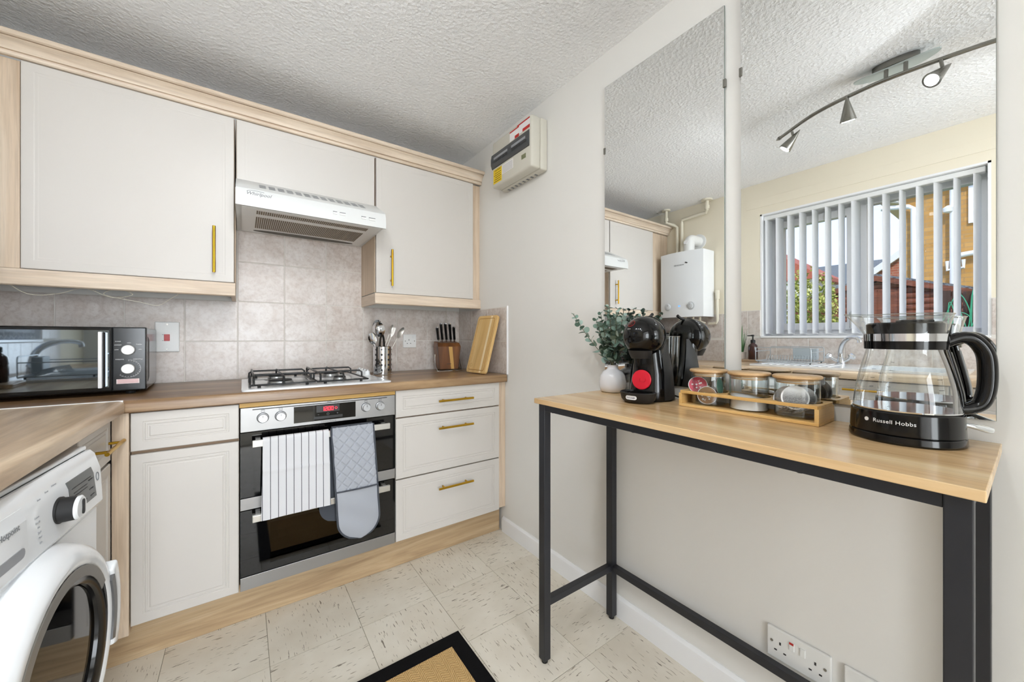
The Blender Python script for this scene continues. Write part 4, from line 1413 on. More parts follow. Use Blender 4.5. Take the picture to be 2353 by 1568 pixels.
# ================================================================== fuse box
fb = thing('fuse_box', 'putty coloured fuse box with smoked flap and yellow warning label high on the wall', 'fuse box', (0, -0.765, 1.96))
fy0, fy1, fz0_, fz1_, fd = -0.945, -0.592, 1.960, 2.215, -0.103
part(fb, 'back_box', bx(-0.045, 0, fy0 - 0.002, fy1 + 0.002, fz0_ - 0.002, fz1_ + 0.002, bev=0.01, seg=3), M_['putty_plastic'], smooth=30)
cov = part(fb, 'cover', bx(fd, -0.043, fy0, fy1, fz0_, fz1_, bev=0.012, seg=3), M_['putty_plastic'], smooth=30)
bm = prism(new_bm(), [(fd + 0.004, 2.148), (fd - 0.006, 2.140), (fd - 0.011, 2.115), (fd - 0.011, 2.085), (fd - 0.005, 2.066), (fd + 0.004, 2.062)], 'Y', fy0 + 0.016, fy1 - 0.004)
flp = part(fb, 'smoked_flap', bm, M_['smoke_flap'], smooth=30)
bm = new_bm()
for k in range(10):
    yy = fy1 - 0.05 - k * 0.026 - (0.03 if k > 4 else 0)
    box(bm, fd - 0.0122, fd - 0.009, yy - 0.009, yy + 0.009, 2.087, 2.098)
part(flp, 'breaker_row', bm, M_['dark_mark'], kind='stuff')
for a, b in ((fy1 - 0.165, fy1 - 0.035), (fy0 + 0.035, fy1 - 0.20)):
    part(flp, 'breaker_label', bx(fd - 0.0122, fd - 0.009, a, b, 2.104, 2.116), M_['grey_vent'])
yl = part(cov, 'warning_label', bx(fd - 0.0008, fd, fy1 - 0.096, fy1 - 0.016, 1.978, 2.056), M_['yellow_label'])
text(yl, 'warning_lettering', 'CAUTION', 0.0135, (fd - 0.0012, fy1 - 0.056, 2.047), (0, -1, 0), (0, 0, 1), M_['dark_mark'])
bm = new_bm()
for k in range(5):
    box(bm, fd - 0.0012, fd - 0.0007, fy1 - 0.09 + 0.004 * (k % 2), fy1 - 0.022 - 0.006 * (k % 3), 1.986 + k * 0.0112, 1.989 + k * 0.0112)
part(yl, 'warning_print', bm, M_['dark_mark'], kind='stuff')
wl = part(cov, 'notice_label', bx(fd - 0.0008, fd, fy1 - 0.20, fy1 - 0.098, 2.006, 2.056), M_['paper_label'])
bm = new_bm()
for k in range(6):
    box(bm, fd - 0.0012, fd - 0.0007, fy1 - 0.195, fy1 - 0.105, 2.011 + k * 0.007, 2.0122 + k * 0.007)
part(wl, 'notice_print', bm, M_['grey_mark'], kind='stuff')
part(cov, 'badge', bx(fd - 0.001, fd, fy0 + 0.045, fy0 + 0.08, 2.018, 2.040), base_mat('badge_olive', srgb(120, 122, 92), 0.5))
for i, (a, b, z0, z1) in enumerate(((fy0 + 0.012, fy0 + 0.115, 2.155, 2.205), (fy0 + 0.10, fy0 + 0.18, 2.148, 2.198))):
    l_ = part(cov, 'circuit_chart', bx(fd - 0.001 - 0.0006 * i, fd, a, b, z0, z1), M_['paper_label'])
    part(l_, 'chart_band', bx(fd - 0.0014 - 0.0006 * i, fd - 0.0008, a, b, z1 - 0.007, z1), M_['red_mark'])
    part(l_, 'chart_band', bx(fd - 0.0014 - 0.0006 * i, fd - 0.0008, a, b - 0.045, z0 - 0.001, z0 + 0.014), M_['red_mark'])
for k in range(8):
    yy = fy1 - 0.05 - k * 0.034
    part(fb, 'cable_slot', bx(-0.03, -0.012, yy - 0.006, yy + 0.006, fz0_ - 0.003, fz0_ - 0.0015), M_['grey_mark'])

# ================================================================== mirrors
def mirror(label, y0, y1, z0, z1, tilt, clips):
    t = thing('wall_mirror', label, 'mirror', (-0.004, (y0 + y1) / 2, z0), rot=(0, RAD(-tilt), 0), group='frameless wall mirrors')
    w = (y1 - y0) / 2
    part(t, 'backing', bx(-0.0018, 0.002, -w, w, 0, z1 - z0), M_['mirror_edge'], local=True)
    part(t, 'mirror_glass', bx(-0.004, -0.0018, -w + 0.0005, w - 0.0005, 0.0005, z1 - z0 - 0.0005), M_['mirror_silver'], local=True)
    for s, z in clips:
        part(t, 'clip', bx(-0.0065, 0.002, s * w - 0.005, s * w + 0.004, z - z0 - 0.013, z - z0 + 0.013, bev=0.001), M_['nickel'], local=True)
mirror('tall frameless wall mirror nearer the fuse box, behind the coffee machine', -1.797, -1.317, 0.957, 2.171, 0.12, [(1, 1.905), (-1, 1.925)])
mirror('tall frameless wall mirror reflecting the window, behind the glass kettle', -2.321, -1.846, 0.957, 2.171, 0.33, [(1, 1.93), (-1, 1.93)])

# ================================================================== console table
TZ = 0.915
tx0, tx1, ty0, ty1 = -0.412, -0.014, -2.328, -1.346
tbl = thing('console_table', 'tall narrow console table with oak top and black metal frame', 'table', ((tx0 + tx1) / 2, (ty0 + ty1) / 2, 0))
part(tbl, 'table_top', bx(tx0, tx1, ty0, ty1, TZ - 0.017, TZ, bev=0.0015), M_['table_y'])
lg = 0.029
lx = (tx0 + 0.012, tx1 - 0.005 - lg); ly = (ty0 + 0.012, ty1 - 0.012 - lg)
for x in lx:
    for y in ly:
        l_ = part(tbl, 'leg', bx(x, x + lg, y, y + lg, 0.012, TZ - 0.017, bev=0.0015), M_['charcoal_metal'])
        bm = new_bm(); cyl(bm, (x + lg / 2, y + lg / 2, 0.0005), (x + lg / 2, y + lg / 2, 0.0125), 0.0105, 12, 0.0125)
        part(l_, 'foot', bm, M_['rubber'])
z1 = TZ - 0.017
for x in lx:
    part(tbl, 'top_rail', bx(x + 0.002, x + lg - 0.002, ly[0] + lg, ly[1], z1 - 0.024, z1 - 0.0003, bev=0.001), M_['charcoal_metal'])
for y in ly:
    part(tbl, 'top_rail', bx(lx[0] + lg, lx[1], y + 0.002, y + lg - 0.002, z1 - 0.024, z1 - 0.0003, bev=0.001), M_['charcoal_metal'])
    part(tbl, 'stretcher', bx(lx[0] + lg, lx[1], y + 0.003, y + lg - 0.003, 0.195, 0.219, bev=0.001), M_['charcoal_metal'])
part(tbl, 'stretcher', bx(lx[1] + 0.003, lx[1] + lg - 0.003, ly[0] + lg, ly[1], 0.195, 0.219, bev=0.001), M_['charcoal_metal'])
for yy in (ty0 + 0.22, (ty0 + ty1) / 2 + 0.1, ty1 - 0.07):
    bm = new_bm(); cyl(bm, (lx[0] + lg / 2, yy, z1 - 0.027), (lx[0] + lg / 2, yy, z1 - 0.0235), 0.005, 8)
    part(tbl, 'screw', bm, M_['black_wire'])

# ================================================================== rug
rg = thing('rug', 'sisal rug with a wide black border on the floor', 'rug', (-0.87, -1.6, 0))
rx0, rx1, ry0, ry1, bw = -1.17, -0.571, -2.1, -1.083, 0.052
bm = new_bm()
for a in ((rx0, rx1, ry1 - bw, ry1), (rx0, rx1, ry0, ry0 + bw), (rx0, rx0 + bw, ry0 + bw, ry1 - bw), (rx1 - bw, rx1, ry0 + bw, ry1 - bw)):
    box(bm, *a, 0.0005, 0.0085)
part(rg, 'border', bm, M_['rug_border'])
part(rg, 'woven_field', bx(rx0 + bw - 0.004, rx1 - bw + 0.004, ry0 + bw - 0.004, ry1 - bw + 0.004, 0.0006, 0.0068), M_['sisal'])

# ================================================================== vase with eucalyptus
VX, VY = -0.062, -1.402
vase = single('vase', 'small round white ceramic vase at the end of the console table', 'vase',
    lathe(new_bm(), [(0.0, 0.0005), (0.040, 0.0005), (0.046, 0.004), (0.0515, 0.022), (0.0515, 0.042), (0.047, 0.064), (0.037, 0.080), (0.023, 0.088), (0.0205, 0.092), (0.0205, 0.102), (0.0225, 0.105), (0.019, 0.105), (0.0175, 0.094), (0.03, 0.075), (0.04, 0.04), (0.03, 0.008), (0.0, 0.006)], 40, (VX, VY, TZ)), base_mat('vase_white', srgb(226, 226, 230), 0.12, coat=0.4), smooth=50)
eu = thing('eucalyptus', 'bunch of artificial eucalyptus stems standing in the white vase', 'plant', (VX, VY, TZ + 0.03))
m = paint('eucalyptus_leaf', (112, 136, 124), 0.6)
_oi = N(m, 'ShaderNodeObjectInfo')
setcol(m, ramp(m, _oi.outputs['Random'], [(0.0, srgb(72, 98, 84)), (0.45, srgb(116, 142, 128)), (1.0, srgb(168, 188, 178))]))
paint('eucalyptus_stem', (110, 112, 92), 0.7)
def leaf_bm(r):
    bm = new_bm()
    n = 10
    c = bm.verts.new((0, 0, -0.12 * r))
    ring = [bm.verts.new((r * 1.05 * math.cos(2 * PI * k / n) + r * 1.0, r * 0.92 * math.sin(2 * PI * k / n), 0.10 * r * math.cos(4 * PI * k / n))) for k in range(n)]
    c.co = Vector((r * 1.0, 0, -0.10 * r))
    for k in range(n):
        bm.faces.new((c, ring[k], ring[(k + 1) % n]))
    return bm
leafs = [_finish('leaf', leaf_bm(r), M_['eucalyptus_leaf'], True) for r in (0.0145, 0.0125, 0.0105, 0.0075)]
rnd = random.Random(11)
dirs = [(-0.10, 0.115, 0.25, 1.0), (-0.03, 0.005, 0.28, 1.05), (-0.055, -0.03, 0.27, 1.0), (0.02, -0.01, 0.27, 1.0), (-0.035, 0.03, 0.25, 1.0), (-0.01, -0.06, 0.26, 1.0), (-0.085, -0.085, 0.25, 1.0), (0.0, -0.115, 0.235, 1.0), (-0.06, 0.0, 0.20, 1.0), (-0.045, 0.045, 0.22, 1.0), (-0.02, -0.03, 0.24, 1.0), (-0.07, -0.045, 0.22, 1.0)]
for si, (dx, dy, hh, _k) in enumerate(dirs):
    p0 = Vector((VX, VY, TZ + 0.03)); p1 = Vector((VX + dx * 0.10, VY + dy * 0.10, TZ + 0.108))
    p3 = Vector((min(VX + dx, -0.02), VY + dy, TZ + 0.10 + hh * 0.82))
    p2 = p1.lerp(p3, 0.5) + Vector((dx * 0.05, dy * 0.12, 0.012))
    cv = spline([p0, p1, p2, p3], 8)
    st = part(eu, 'stem', tb(cv, 0.0014, 5), M_['eucalyptus_stem'], smooth=True)
    n = 11 if si else 12
    for k in range(n):
        t = 0.38 + 0.62 * k / (n - 1)
        f = t * (len(cv) - 1); i = int(min(f, len(cv) - 2)); p = cv[i].lerp(cv[i + 1], f - i)
        tg = (cv[i + 1] - cv[i]).normalized()
        size = 0 if t < 0.58 else 1 if t < 0.75 else 2 if t < 0.93 else 3
        a0 = k * 1.5 + si
        for s in (0, 1):
            a = a0 + s * PI + rnd.uniform(-.3, .3)
            d = Vector((math.cos(a), math.sin(a), 0)); d = (d - tg * d.dot(tg)).normalized()
            d = (d + tg * rnd.uniform(0.25, 0.9)).normalized()
            if (p + d * 0.02).x > -0.014:
                d.x = -abs(d.x); d.normalize()
            z = d.cross(Vector((rnd.uniform(-1, 1), rnd.uniform(-1, 1), rnd.uniform(-.3, 1)))).normalized()
            y = z.cross(d)
            e = Matrix((d, y, z)).transposed().to_euler()
            piece(st, 'leaf', leafs[size], p, rot=tuple(e))

# ================================================================== capsule coffee machine (local: front = -Y)
cm = thing('coffee_machine', 'glossy black capsule coffee machine with red disc on the console table', 'coffee machine', (-0.122, -1.600, TZ), rotz=RAD(-80))
def ell(cx, cy, z, a, b, n=36, p=2.0):
    out = []
    for k in range(n):
        t = 2 * PI * k / n
        c, s = math.cos(t), math.sin(t)
        out.append((cx + a * math.copysign(abs(c) ** (2 / p), c), cy + b * math.copysign(abs(s) ** (2 / p), s), z))
    return out
bm = new_bm()
loft(bm, [ell(0, .028, .0005, .066, .070, p=2.3), ell(0, .028, .012, .070, .074, p=2.3), ell(0, .030, .045, .068, .072, p=2.3), ell(0, .027, .09, .061, .060, p=2.3), ell(0, .014, .13, .053, .047, p=2.2), ell(0, .006, .17, .050, .044, p=2.1), ell(0, .004, .20, .050, .046)])
cbody = part(cm, 'body', bm, M_['black_plastic'], smooth=50, local=True)
bm = new_bm()
prof = [(0.0, -1.0)] + [(math.cos(RAD(-90 + 9 * k)), math.sin(RAD(-90 + 9 * k))) for k in range(1, 20)] + [(0.0, 1.0)]
lathe(bm, prof, 40)
for v in bm.verts:
    v.co = Vector((v.co.x * 0.0655, v.co.y * 0.080 - 0.028, v.co.z * 0.0665 + 0.216))
head = part(cm, 'head', bm, M_['black_plastic'], smooth=60, local=True)
part(head, 'head_seam', tb([(0.0662 * math.cos(a), -0.010, 0.216 + 0.0672 * math.sin(a)) for a in [2 * PI * k / 40 for k in range(40)]], 0.0012, 6, True), M_['matt_black'], smooth=True, local=True)
# matt flank shells left and right
for s in (-1, 1):
    def fl_fn(u, v, s=s):
        z = 0.006 + 0.20 * v
        a = 0.071 - 0.010 * (z / 0.13) - 0.012 * max(0, (z - 0.09) / 0.11)
        y0, y1 = -0.012 + 0.012 * v, 0.092 - 0.050 * v ** 0.9
        y = y0 + (y1 - y0) * u
        return (s * (a + 0.002) * math.sqrt(max(0.05, 1 - ((y - 0.03) / 0.085) ** 2)), y, z)
    part(cm, 'side_panel', grid(new_bm(), 12, 14, fl_fn, 0.002), M_['matt_black'], smooth=60, local=True)
# nozzle under the head
bm = new_bm()
lathe(bm, [(0.028, 0.0), (0.034, 0.012), (0.040, 0.026)], 28, (0, -0.055, 0.143))
part(cm, 'nozzle', bm, M_['matt_black'], smooth=50, local=True)
# locking lever on top
part(cm, 'lever', tb(spline([(0, 0.004, 0.278), (0, 0.022, 0.284), (0, 0.036, 0.292)], 4), 0.0055, 8), M_['matt_black'], smooth=True, local=True)
# red disc on the front
bm = new_bm()
lathe(bm, [(0.0325, 0), (0.0325, 0.004), (0.031, 0.0052), (0, 0.0056)], 40)
bm.transform(frame((0, -0.0445, 0.072), (1, 0, 0), (0, 0.10, 1)))
rd = part(cm, 'red_disc', bm, M_['red_disc'], smooth=30, local=True)
bm = new_bm()
prism(bm, roundrect(0.026, 0.013, 0.006, 4, 0.002, 0), 'Z', 0.005, 0.0075)
bm.transform(frame((0, -0.0445, 0.072), (1, 0, 0), (0, 0.10, 1)))
part(rd, 'slider', bm, M_['red_disc'], smooth=30, local=True)
part(rd, 'slider_line', bx(-0.004, -0.003, -0.0535, -0.051, 0.0675, 0.0765), M_['red_mark'], local=True)
# drip tray
bm = new_bm()
loft(bm, [ell(0, -.070, .003, .046, .034), ell(0, -.072, .012, .054, .043), ell(0, -.073, .034, .058, .050), ell(0, -.073, .036, .055, .047), ell(0, -.073, .030, .052, .044)])
dt = part(cm, 'drip_tray', bm, M_['matt_black'], smooth=40, local=True)
bm = new_bm()
for k in range(9):
    x = -0.04 + k * 0.01
    w = 0.040 * math.sqrt(1 - (x / 0.052) ** 2)
    box(bm, x - 0.0012, x + 0.0012, -0.073 - w, -0.073 + w, 0.029, 0.0325)
part(dt, 'grating', bm, M_['black_plastic'], local=True, kind='stuff')
bm = text_bm("De'Longhi", 0.0062, 0.0003)
def wrap_tray(bm, out):
    for v in bm.verts:
        a = v.co.x / 0.052
        v.co = Vector((0.0575 * math.sin(a), -0.073 - (0.0485 + out + v.co.z) * math.cos(a), 0.021 + v.co.y))
    return bm
pl_ = new_bm()
prism(pl_, roundrect(0.034, 0.0125, 0.006, 5), 'Z', -0.0003, 0.0003)
bmesh.ops.subdivide_edges(pl_, edges=pl_.edges[:], cuts=1)
part(dt, 'badge', wrap_tray(pl_, 0.0005), M_['white_mark'], local=True)
part(dt, 'badge_lettering', wrap_tray(bm, 0.0012), base_mat('badge_navy', srgb(24, 40, 90), 0.4), local=True)
# printed ring and words on the head (wrapped on the ellipsoid)
def on_head(bm, lift=0.0004):
    c = Vector((0, -0.028, 0.216)); r = Vector((0.0655, 0.080, 0.0665))
    el, az = RAD(38), RAD(-16)
    for v in bm.verts:
        a = az + v.co.x / 0.062
        e = el + v.co.y / 0.070
        d = Vector((math.sin(a) * math.cos(e), -math.cos(a) * math.cos(e), math.sin(e)))
        v.co = c + Vector((d.x * (r.x + lift), d.y * (r.y + lift), d.z * (r.z + lift)))
    return bm
bm = tb([(0.0145 * math.cos(2 * PI * k / 32), 0.0125 * math.sin(2 * PI * k / 32), 0) for k in range(32)], 0.0006, 5, True)
part(head, 'printed_ring', on_head(bm), M_['red_mark'], local=True)
for s_, yy, sz_ in (('NESCAFE', 0.0058, 0.0046), ('Dolce', 0.0002, 0.0062), ('Gusto', -0.0058, 0.0062)):
    bm = text_bm(s_, sz_, 0.0001)
    bm.transform(Matrix.Translation((0, yy, 0)))
    part(head, 'printed_words', on_head(bm), M_['red_mark'], local=True)
bm = new_bm()
for k in range(3):
    prism(bm, roundrect(0.003, 0.0022, 0.0008, 2, -0.005 + k * 0.005, -0.0215), 'Z', 0, 0.0003)
part(head, 'status_lights', on_head(bm), M_['white_mark'], local=True)
# clear water tank at the back
bm = new_bm()
loft(bm, [ell(0.004, .096, .02, .037, .022, p=2.4), ell(0.006, .094, .06, .041, .024, p=2.4), ell(0.008, .092, .215, .044, .027, p=2.4)], cap=False)
wtnk = part(cm, 'water_tank', bm, M_['clear_glass'], smooth=50, local=True)
bm = new_bm()
tube(bm, [Vector(p) for p in ell(0.008, .092, .215, .044, .027, p=2.4)], 0.0016, 6, True)
part(wtnk, 'tank_rim', bm, M_['glass_edge'], smooth=True, local=True)
bm = new_bm(); loft(bm, [ell(0, .098, .012, .034, .019, p=2.4), ell(0, .098, .022, .0355, .0197, p=2.4)])
part(wtnk, 'tank_base', bm, M_['matt_black'], smooth=50, local=True)
single('power_cable', 'black power cable of the coffee machine lying on the table', 'cable', tb(spline([(-0.030, -1.640, TZ + 0.012), (-0.024, -1.664, TZ + 0.006), (-0.022, -1.69, TZ + 0.0035), (-0.0185, -1.72, TZ + 0.0035)], 5), 0.0028, 8), M_['rubber'], smooth=True)

# ================================================================== bamboo tray with three glass jars
TX0, TX1, TY0, TY1 = -0.138, -0.022, -2.070, -1.721
tr = thing('jar_tray', 'bamboo holder with three round openings for the glass jars', 'tray', ((TX0 + TX1) / 2, (TY0 + TY1) / 2, TZ))
part(tr, 'base_board', bx(TX0, TX1, TY0, TY1, TZ + 0.0005, TZ + 0.0085, bev=0.0008), M_['bamboo_y'])
for y0, y1 in ((TY0, TY0 + 0.009), (TY1 - 0.009, TY1)):
    part(tr, 'end_board', bx(TX0, TX1, y0, y1, TZ + 0.0085, TZ + 0.0405, bev=0.0006), wood('bamboo_end', srgb(206, 162, 92), srgb(224, 184, 118), srgb(232, 198, 140), 'X', 0.4) if 'bamboo_end' not in bpy.data.materials else bpy.data.materials['bamboo_end'])
JY = [-1.784, -1.896, -2.009]
JX = (TX0 + TX1) / 2
JR = 0.0505
# top board with three holes
bm = new_bm()
def top_board(z0, z1):
    n = 40
    segs = []
    lo = TY0
    cells = [(TY0, (JY[2] + JY[1]) / 2, JY[2]), ((JY[2] + JY[1]) / 2, (JY[1] + JY[0]) / 2, JY[1]), ((JY[1] + JY[0]) / 2, TY1, JY[0])]
    for a, b, c in cells:
        R = JR + 0.0015
        inner, outer = [], []
        for k in range(n):
            t = 2 * PI * k / n
            dx, dy = math.cos(t), math.sin(t)
            inner.append((JX + R * dx, c + R * dy))
            sc = 1e9
            for lim, comp, ctr in ((TX1, dx, JX), (TX0, dx, JX), (b, dy, c), (a, dy, c)):
                if abs(comp) > 1e-6:
                    q = (lim - ctr) / comp
                    if q > 0:
                        sc = min(sc, q)
            outer.append((JX + sc * dx, c + sc * dy))
        I0 = [bm.verts.new((x, y, z0)) for x, y in inner]; I1 = [bm.verts.new((x, y, z1)) for x, y in inner]
        O0 = [bm.verts.new((x, y, z0)) for x, y in outer]; O1 = [bm.verts.new((x, y, z1)) for x, y in outer]
        for k in range(n):
            j = (k + 1) % n
            bm.faces.new((I1[k], I1[j], O1[j], O1[k])); bm.faces.new((I0[k], O0[k], O0[j], I0[j]))
            bm.faces.new((I0[k], I0[j], I1[j], I1[k])); bm.faces.new((O0[k], O1[k], O1[j], O0[j]))
top_board(TZ + 0.0405, TZ + 0.0485)
part(tr, 'top_board', bm, M_['bamboo_y'])
M_['coffee_brown'] = base_mat('capsule_shell', srgb(64, 36, 28), 0.35)
jarwords = ('holding coffee capsules, next to the coffee machine', 'of white sugar, in the middle of the holder', 'full of round tea bags, nearest the kettle')
for jy, jw in zip(JY, jarwords):
    j = thing('glass_jar', 'glass jar with bamboo lid %s' % jw, 'jar', (JX, jy, TZ + 0.009), group='jars in the bamboo holder')
    bm = new_bm()
    z0 = TZ + 0.009
    R = JR - 0.0025
    lathe(bm, [(0.0, 0.0003), (R - 0.004, 0.0003), (R, 0.004), (R, 0.094), (R + 0.0005, 0.096), (R - 0.002, 0.096), (R - 0.0022, 0.006), (R - 0.006, 0.003), (0, 0.003)], 48, (JX, jy, z0))
    part(j, 'glass_body', bm, M_['clear_glass'], smooth=40)
    bm = new_bm()
    lathe(bm, [(0.0, 0.097), (R + 0.002, 0.097), (R + 0.005, 0.0995), (R + 0.005, 0.1035), (R + 0.002, 0.106), (0, 0.106)], 48, (JX, jy, z0))
    lid = part(j, 'lid', bm, M_['bamboo_lid'], smooth=40)
    bm = new_bm()
    lathe(bm, [(0.0, 0.086), (R - 0.004, 0.086), (R - 0.004, 0.097), (0, 0.097)], 40, (JX, jy, z0))
    part(lid, 'lid_plug', bm, M_['bamboo_lid'], smooth=40)
    part(lid, 'seal_ring', tb([(JX + (R - 0.0038) * math.cos(2 * PI * k / 40), jy + (R - 0.0038) * math.sin(2 * PI * k / 40), z0 + 0.0905) for k in range(40)], 0.0013, 6, True), base_mat('silicone', srgb(214, 206, 196), 0.4) if 'silicone' not in bpy.data.materials else bpy.data.materials['silicone'], smooth=True)
# coffee capsules in the first jar
def capsule(label, c, n_, foil):
    n_ = Vector(n_).normalized(); c = Vector(c)
    t = thing('coffee_capsule', label, 'coffee capsule', tuple(c), group='capsules in the glass jar')
    x = n_.orthogonal().normalized(); Mx = frame(c, x, n_.cross(x))
    bm = new_bm()
    lathe(bm, [(0.0, -0.026), (0.012, -0.026), (0.015, -0.024), (0.0215, -0.004), (0.0225, -0.0012), (0.0268, -0.0012), (0.0268, 0.0)], 28)
    bm.transform(Mx); part(t, 'cup', bm, M_['coffee_brown'], smooth=35)
    bm = new_bm(); lathe(bm, [(0.0248, 0.0), (0.0245, 0.0004), (0, 0.0005)], 28); bm.transform(Mx)
    f = part(t, 'foil_lid', bm, base_mat(foil[0], srgb(*foil[1]), 0.35), smooth=30)
    bm = new_bm(); tube(bm, [(0.0258 * math.cos(2 * PI * k / 28), 0.0258 * math.sin(2 * PI * k / 28), 0) for k in range(28)], 0.001, 5, True); bm.transform(Mx)
    part(f, 'white_rim', bm, M_['white_mark'])
    if foil[2]:
        bm = new_bm()
        rr_ = random.Random(foil[2])
        for k in range(9):
            a = rr_.uniform(0, 6.28); q = rr_.uniform(0.003, 0.017)
            px, py = q * math.cos(a), q * math.sin(a)
            if k % 2:
                box(bm, px - 0.003, px + 0.003, py - 0.0006, py + 0.0006, 0.0004, 0.0008); box(bm, px - 0.0006, px + 0.0006, py, py + 0.005, 0.0004, 0.0008)
            else:
                box(bm, px - 0.0022, px + 0.0022, py - 0.0022, py + 0.0022, 0.0004, 0.0008)
        bm.transform(Mx); part(f, 'foil_print', bm, M_['white_mark'], kind='stuff')
cz = TZ + 0.012
capsule('coffee capsule with crimson foil lid, left in the glass jar', (JX - 0.028, JY[0] + 0.019, cz + 0.055), (-0.72, -0.35, 0.35), ('foil_crimson', (176, 16, 56), 3))
capsule('coffee capsule with golden brown foil lid, lowest in the glass jar', (JX - 0.034, JY[0] - 0.012, cz + 0.027), (-0.80, -0.58, 0.10), ('foil_brown', (140, 96, 44), 5))
capsule('coffee capsule with sea green foil lid, right in the glass jar', (JX + 0.012, JY[0] - 0.027, cz + 0.052), (0.10, -1.0, 0.10), ('foil_green', (92, 160, 142), 0))
capsule('coffee capsule lying at the bottom of the jar, mostly hidden', (JX + 0.012, JY[0] + 0.012, cz + 0.028), (0.3, 0.5, 0.6), ('foil_gold', (150, 110, 60), 0))
# sugar
bm = new_bm()
def sug(u, v):
    a = 2 * PI * u
    r = 0.0448 * v
    x, y = r * math.cos(a), r * math.sin(a)
    return (JX + x, JY[1] + y, TZ + 0.0125 + 0.030 + 0.012 * (1 - v) * 0.5 + 0.16 * y + 0.0 * x)
def sug_b(u, v):
    a = 2 * PI * u
    return (JX + 0.0448 * v * math.cos(a), JY[1] + 0.0448 * v * math.sin(a), TZ + 0.0125)
R_ = 40
rings = [[sug_b(k / R_, 0.02) for k in range(R_)], [sug_b(k / R_, 1) for k in range(R_)], [sug(k / R_, 1) for k in range(R_)], [sug(k / R_, 0.6) for k in range(R_)], [sug(k / R_, 0.05) for k in range(R_)]]
loft(bm, rings)
m = base_mat('sugar_white', srgb(240, 240, 242), 0.9)
bump(m, noise(m, coords(m), 900, 2), 0.5, 0.0006)
single('sugar', 'white sugar heaped in the middle glass jar', 'sugar', bm, m, smooth=60, kind='stuff')
# tea bags
m = base_mat('tea_bag_paper', srgb(200, 200, 202), 0.9)
_v = coords(m)
_s = N(m, 'ShaderNodeSeparateXYZ'); L(m, _v, _s.inputs[0])
_g = ramp(m, noise(m, _v, 700, 2), [(0.4, srgb(128, 128, 132)), (0.62, srgb(186, 186, 190))])
_k = ramp(m, _s.outputs['Y'], [(0.0, (1, 1, 1, 1)), (0.02, (0, 0, 0, 1))])
_e = _math(m, 'GREATER_THAN', _math(m, 'POWER', _math(m, 'ADD', _math(m, 'MULTIPLY', _s.outputs['X'], _s.outputs['X']), _math(m, 'MULTIPLY', _s.outputs['Y'], _s.outputs['Y'])), 0.5), 0.0265)
setcol(m, mix(m, _e, mix(m, _k, srgb(240, 240, 242), _g), srgb(244, 244, 246)))
def tea(label, c, n_, r=0.030, up=(0, 0, 1)):
    n_ = Vector(n_).normalized(); y = Vector(up); y = (y - n_ * y.dot(n_)).normalized(); x = y.cross(n_)
    Mx = Matrix((x, y, n_)).transposed().to_4x4(); Mx.translation = Vector(c)
    bm = new_bm()
    lathe(bm, [(0, -0.004), (r * .6, -0.0035), (r * .86, -0.0008), (r, -0.0004), (r, 0.0004), (r * .86, 0.0008), (r * .6, 0.0035), (0, 0.004)], 28)
    single('tea_bag', label, 'tea bag', bm, M_['tea_paper'], smooth=60, group='tea bags in the glass jar', M=Mx)
M_['tea_paper'] = m
c0 = Vector((JX, JY[2], TZ + 0.012))
tea('round tea bag facing the camera, largest in view in the jar', c0 + Vector((-0.032, -0.006, 0.048)), (-0.86, -0.5, 0.1))
tea('round tea bag behind the front one at the left of the jar', c0 + Vector((-0.018, 0.022, 0.045)), (-0.75, 0.3, 0.35))
for k in range(7):
    a = k / 6
    tea('%s of the seven fanned tea bags at the jar bottom' % ('leftmost', 'second from left', 'third from left', 'middle', 'third from right', 'second from right', 'rightmost')[k], c0 + Vector((-0.014 + 0.010 * math.sin(k * 2.0), 0.022 - 0.043 * a, 0.021 + 0.004 * math.sin(k))), (-0.15, 0.75 - 0.4 * a, 0.75), 0.0215)
tea('round tea bag at the back of the jar seen in the mirror', c0 + Vector((0.028, -0.004, 0.042)), (0.9, 0.2, 0.2))

# ================================================================== glass kettle
KX, KY = -0.117, -2.207
kt = thing('glass_kettle', 'glass jug kettle with black base and black handle on the console table', 'kettle', (KX, KY, TZ), rotz=RAD(-60))
# local +x = handle direction
bm = new_bm()
lathe(bm, [(0.0, 0.0005), (0.084, 0.0005), (0.0865, 0.004), (0.0855, 0.0155), (0.083, 0.0175), (0.0845, 0.019), (0.0845, 0.022), (0.083, 0.060), (0.081, 0.0625), (0.079, 0.0635), (0.0, 0.0635)], 64)
kbase = part(kt, 'base', bm, M_['black_plastic'], smooth=30, local=True)
bm = new_bm()
lathe(bm, [(0.0, 0.0636), (0.052, 0.0638), (0.054, 0.0655), (0.066, 0.0655), (0.0685, 0.0640), (0.080, 0.0640), (0.0805, 0.0665), (0.0, 0.0665)][0:7], 64)
part(kt, 'heating_plate', bm, M_['chrome'], smooth=30, local=True)
gp = [(0.0795, 0.064), (0.0795, 0.070), (0.0775, 0.092), (0.0735, 0.118), (0.068, 0.145), (0.0625, 0.168), (0.0590, 0.182), (0.0585, 0.190), (0.0600, 0.216), (0.0640, 0.237), (0.0690, 0.2575)]
bm = new_bm()
n = 72
rings = []
for r, z in gp:
    ring = []
    for k in range(n):
        a = 2 * PI * k / n
        rr_ = r
        if z > 0.205:   # pouring lip opposite the handle
            d = abs(((a - PI + PI) % (2 * PI)) - PI)
            rr_ += 0.024 * ((z - 0.205) / 0.047) ** 1.5 * math.exp(-(d / 0.30) ** 2)
        zz = z + (0.003 * math.exp(-((abs(((a) % (2 * PI)) - PI)) / 0.3) ** 2) if z > 0.24 else 0)
        ring.append((rr_ * math.cos(a), rr_ * math.sin(a), zz))
    rings.append(ring)
loft(bm, rings, cap=False)
kgl = part(kt, 'glass_body', bm, M_['clear_glass'], smooth=60, local=True)
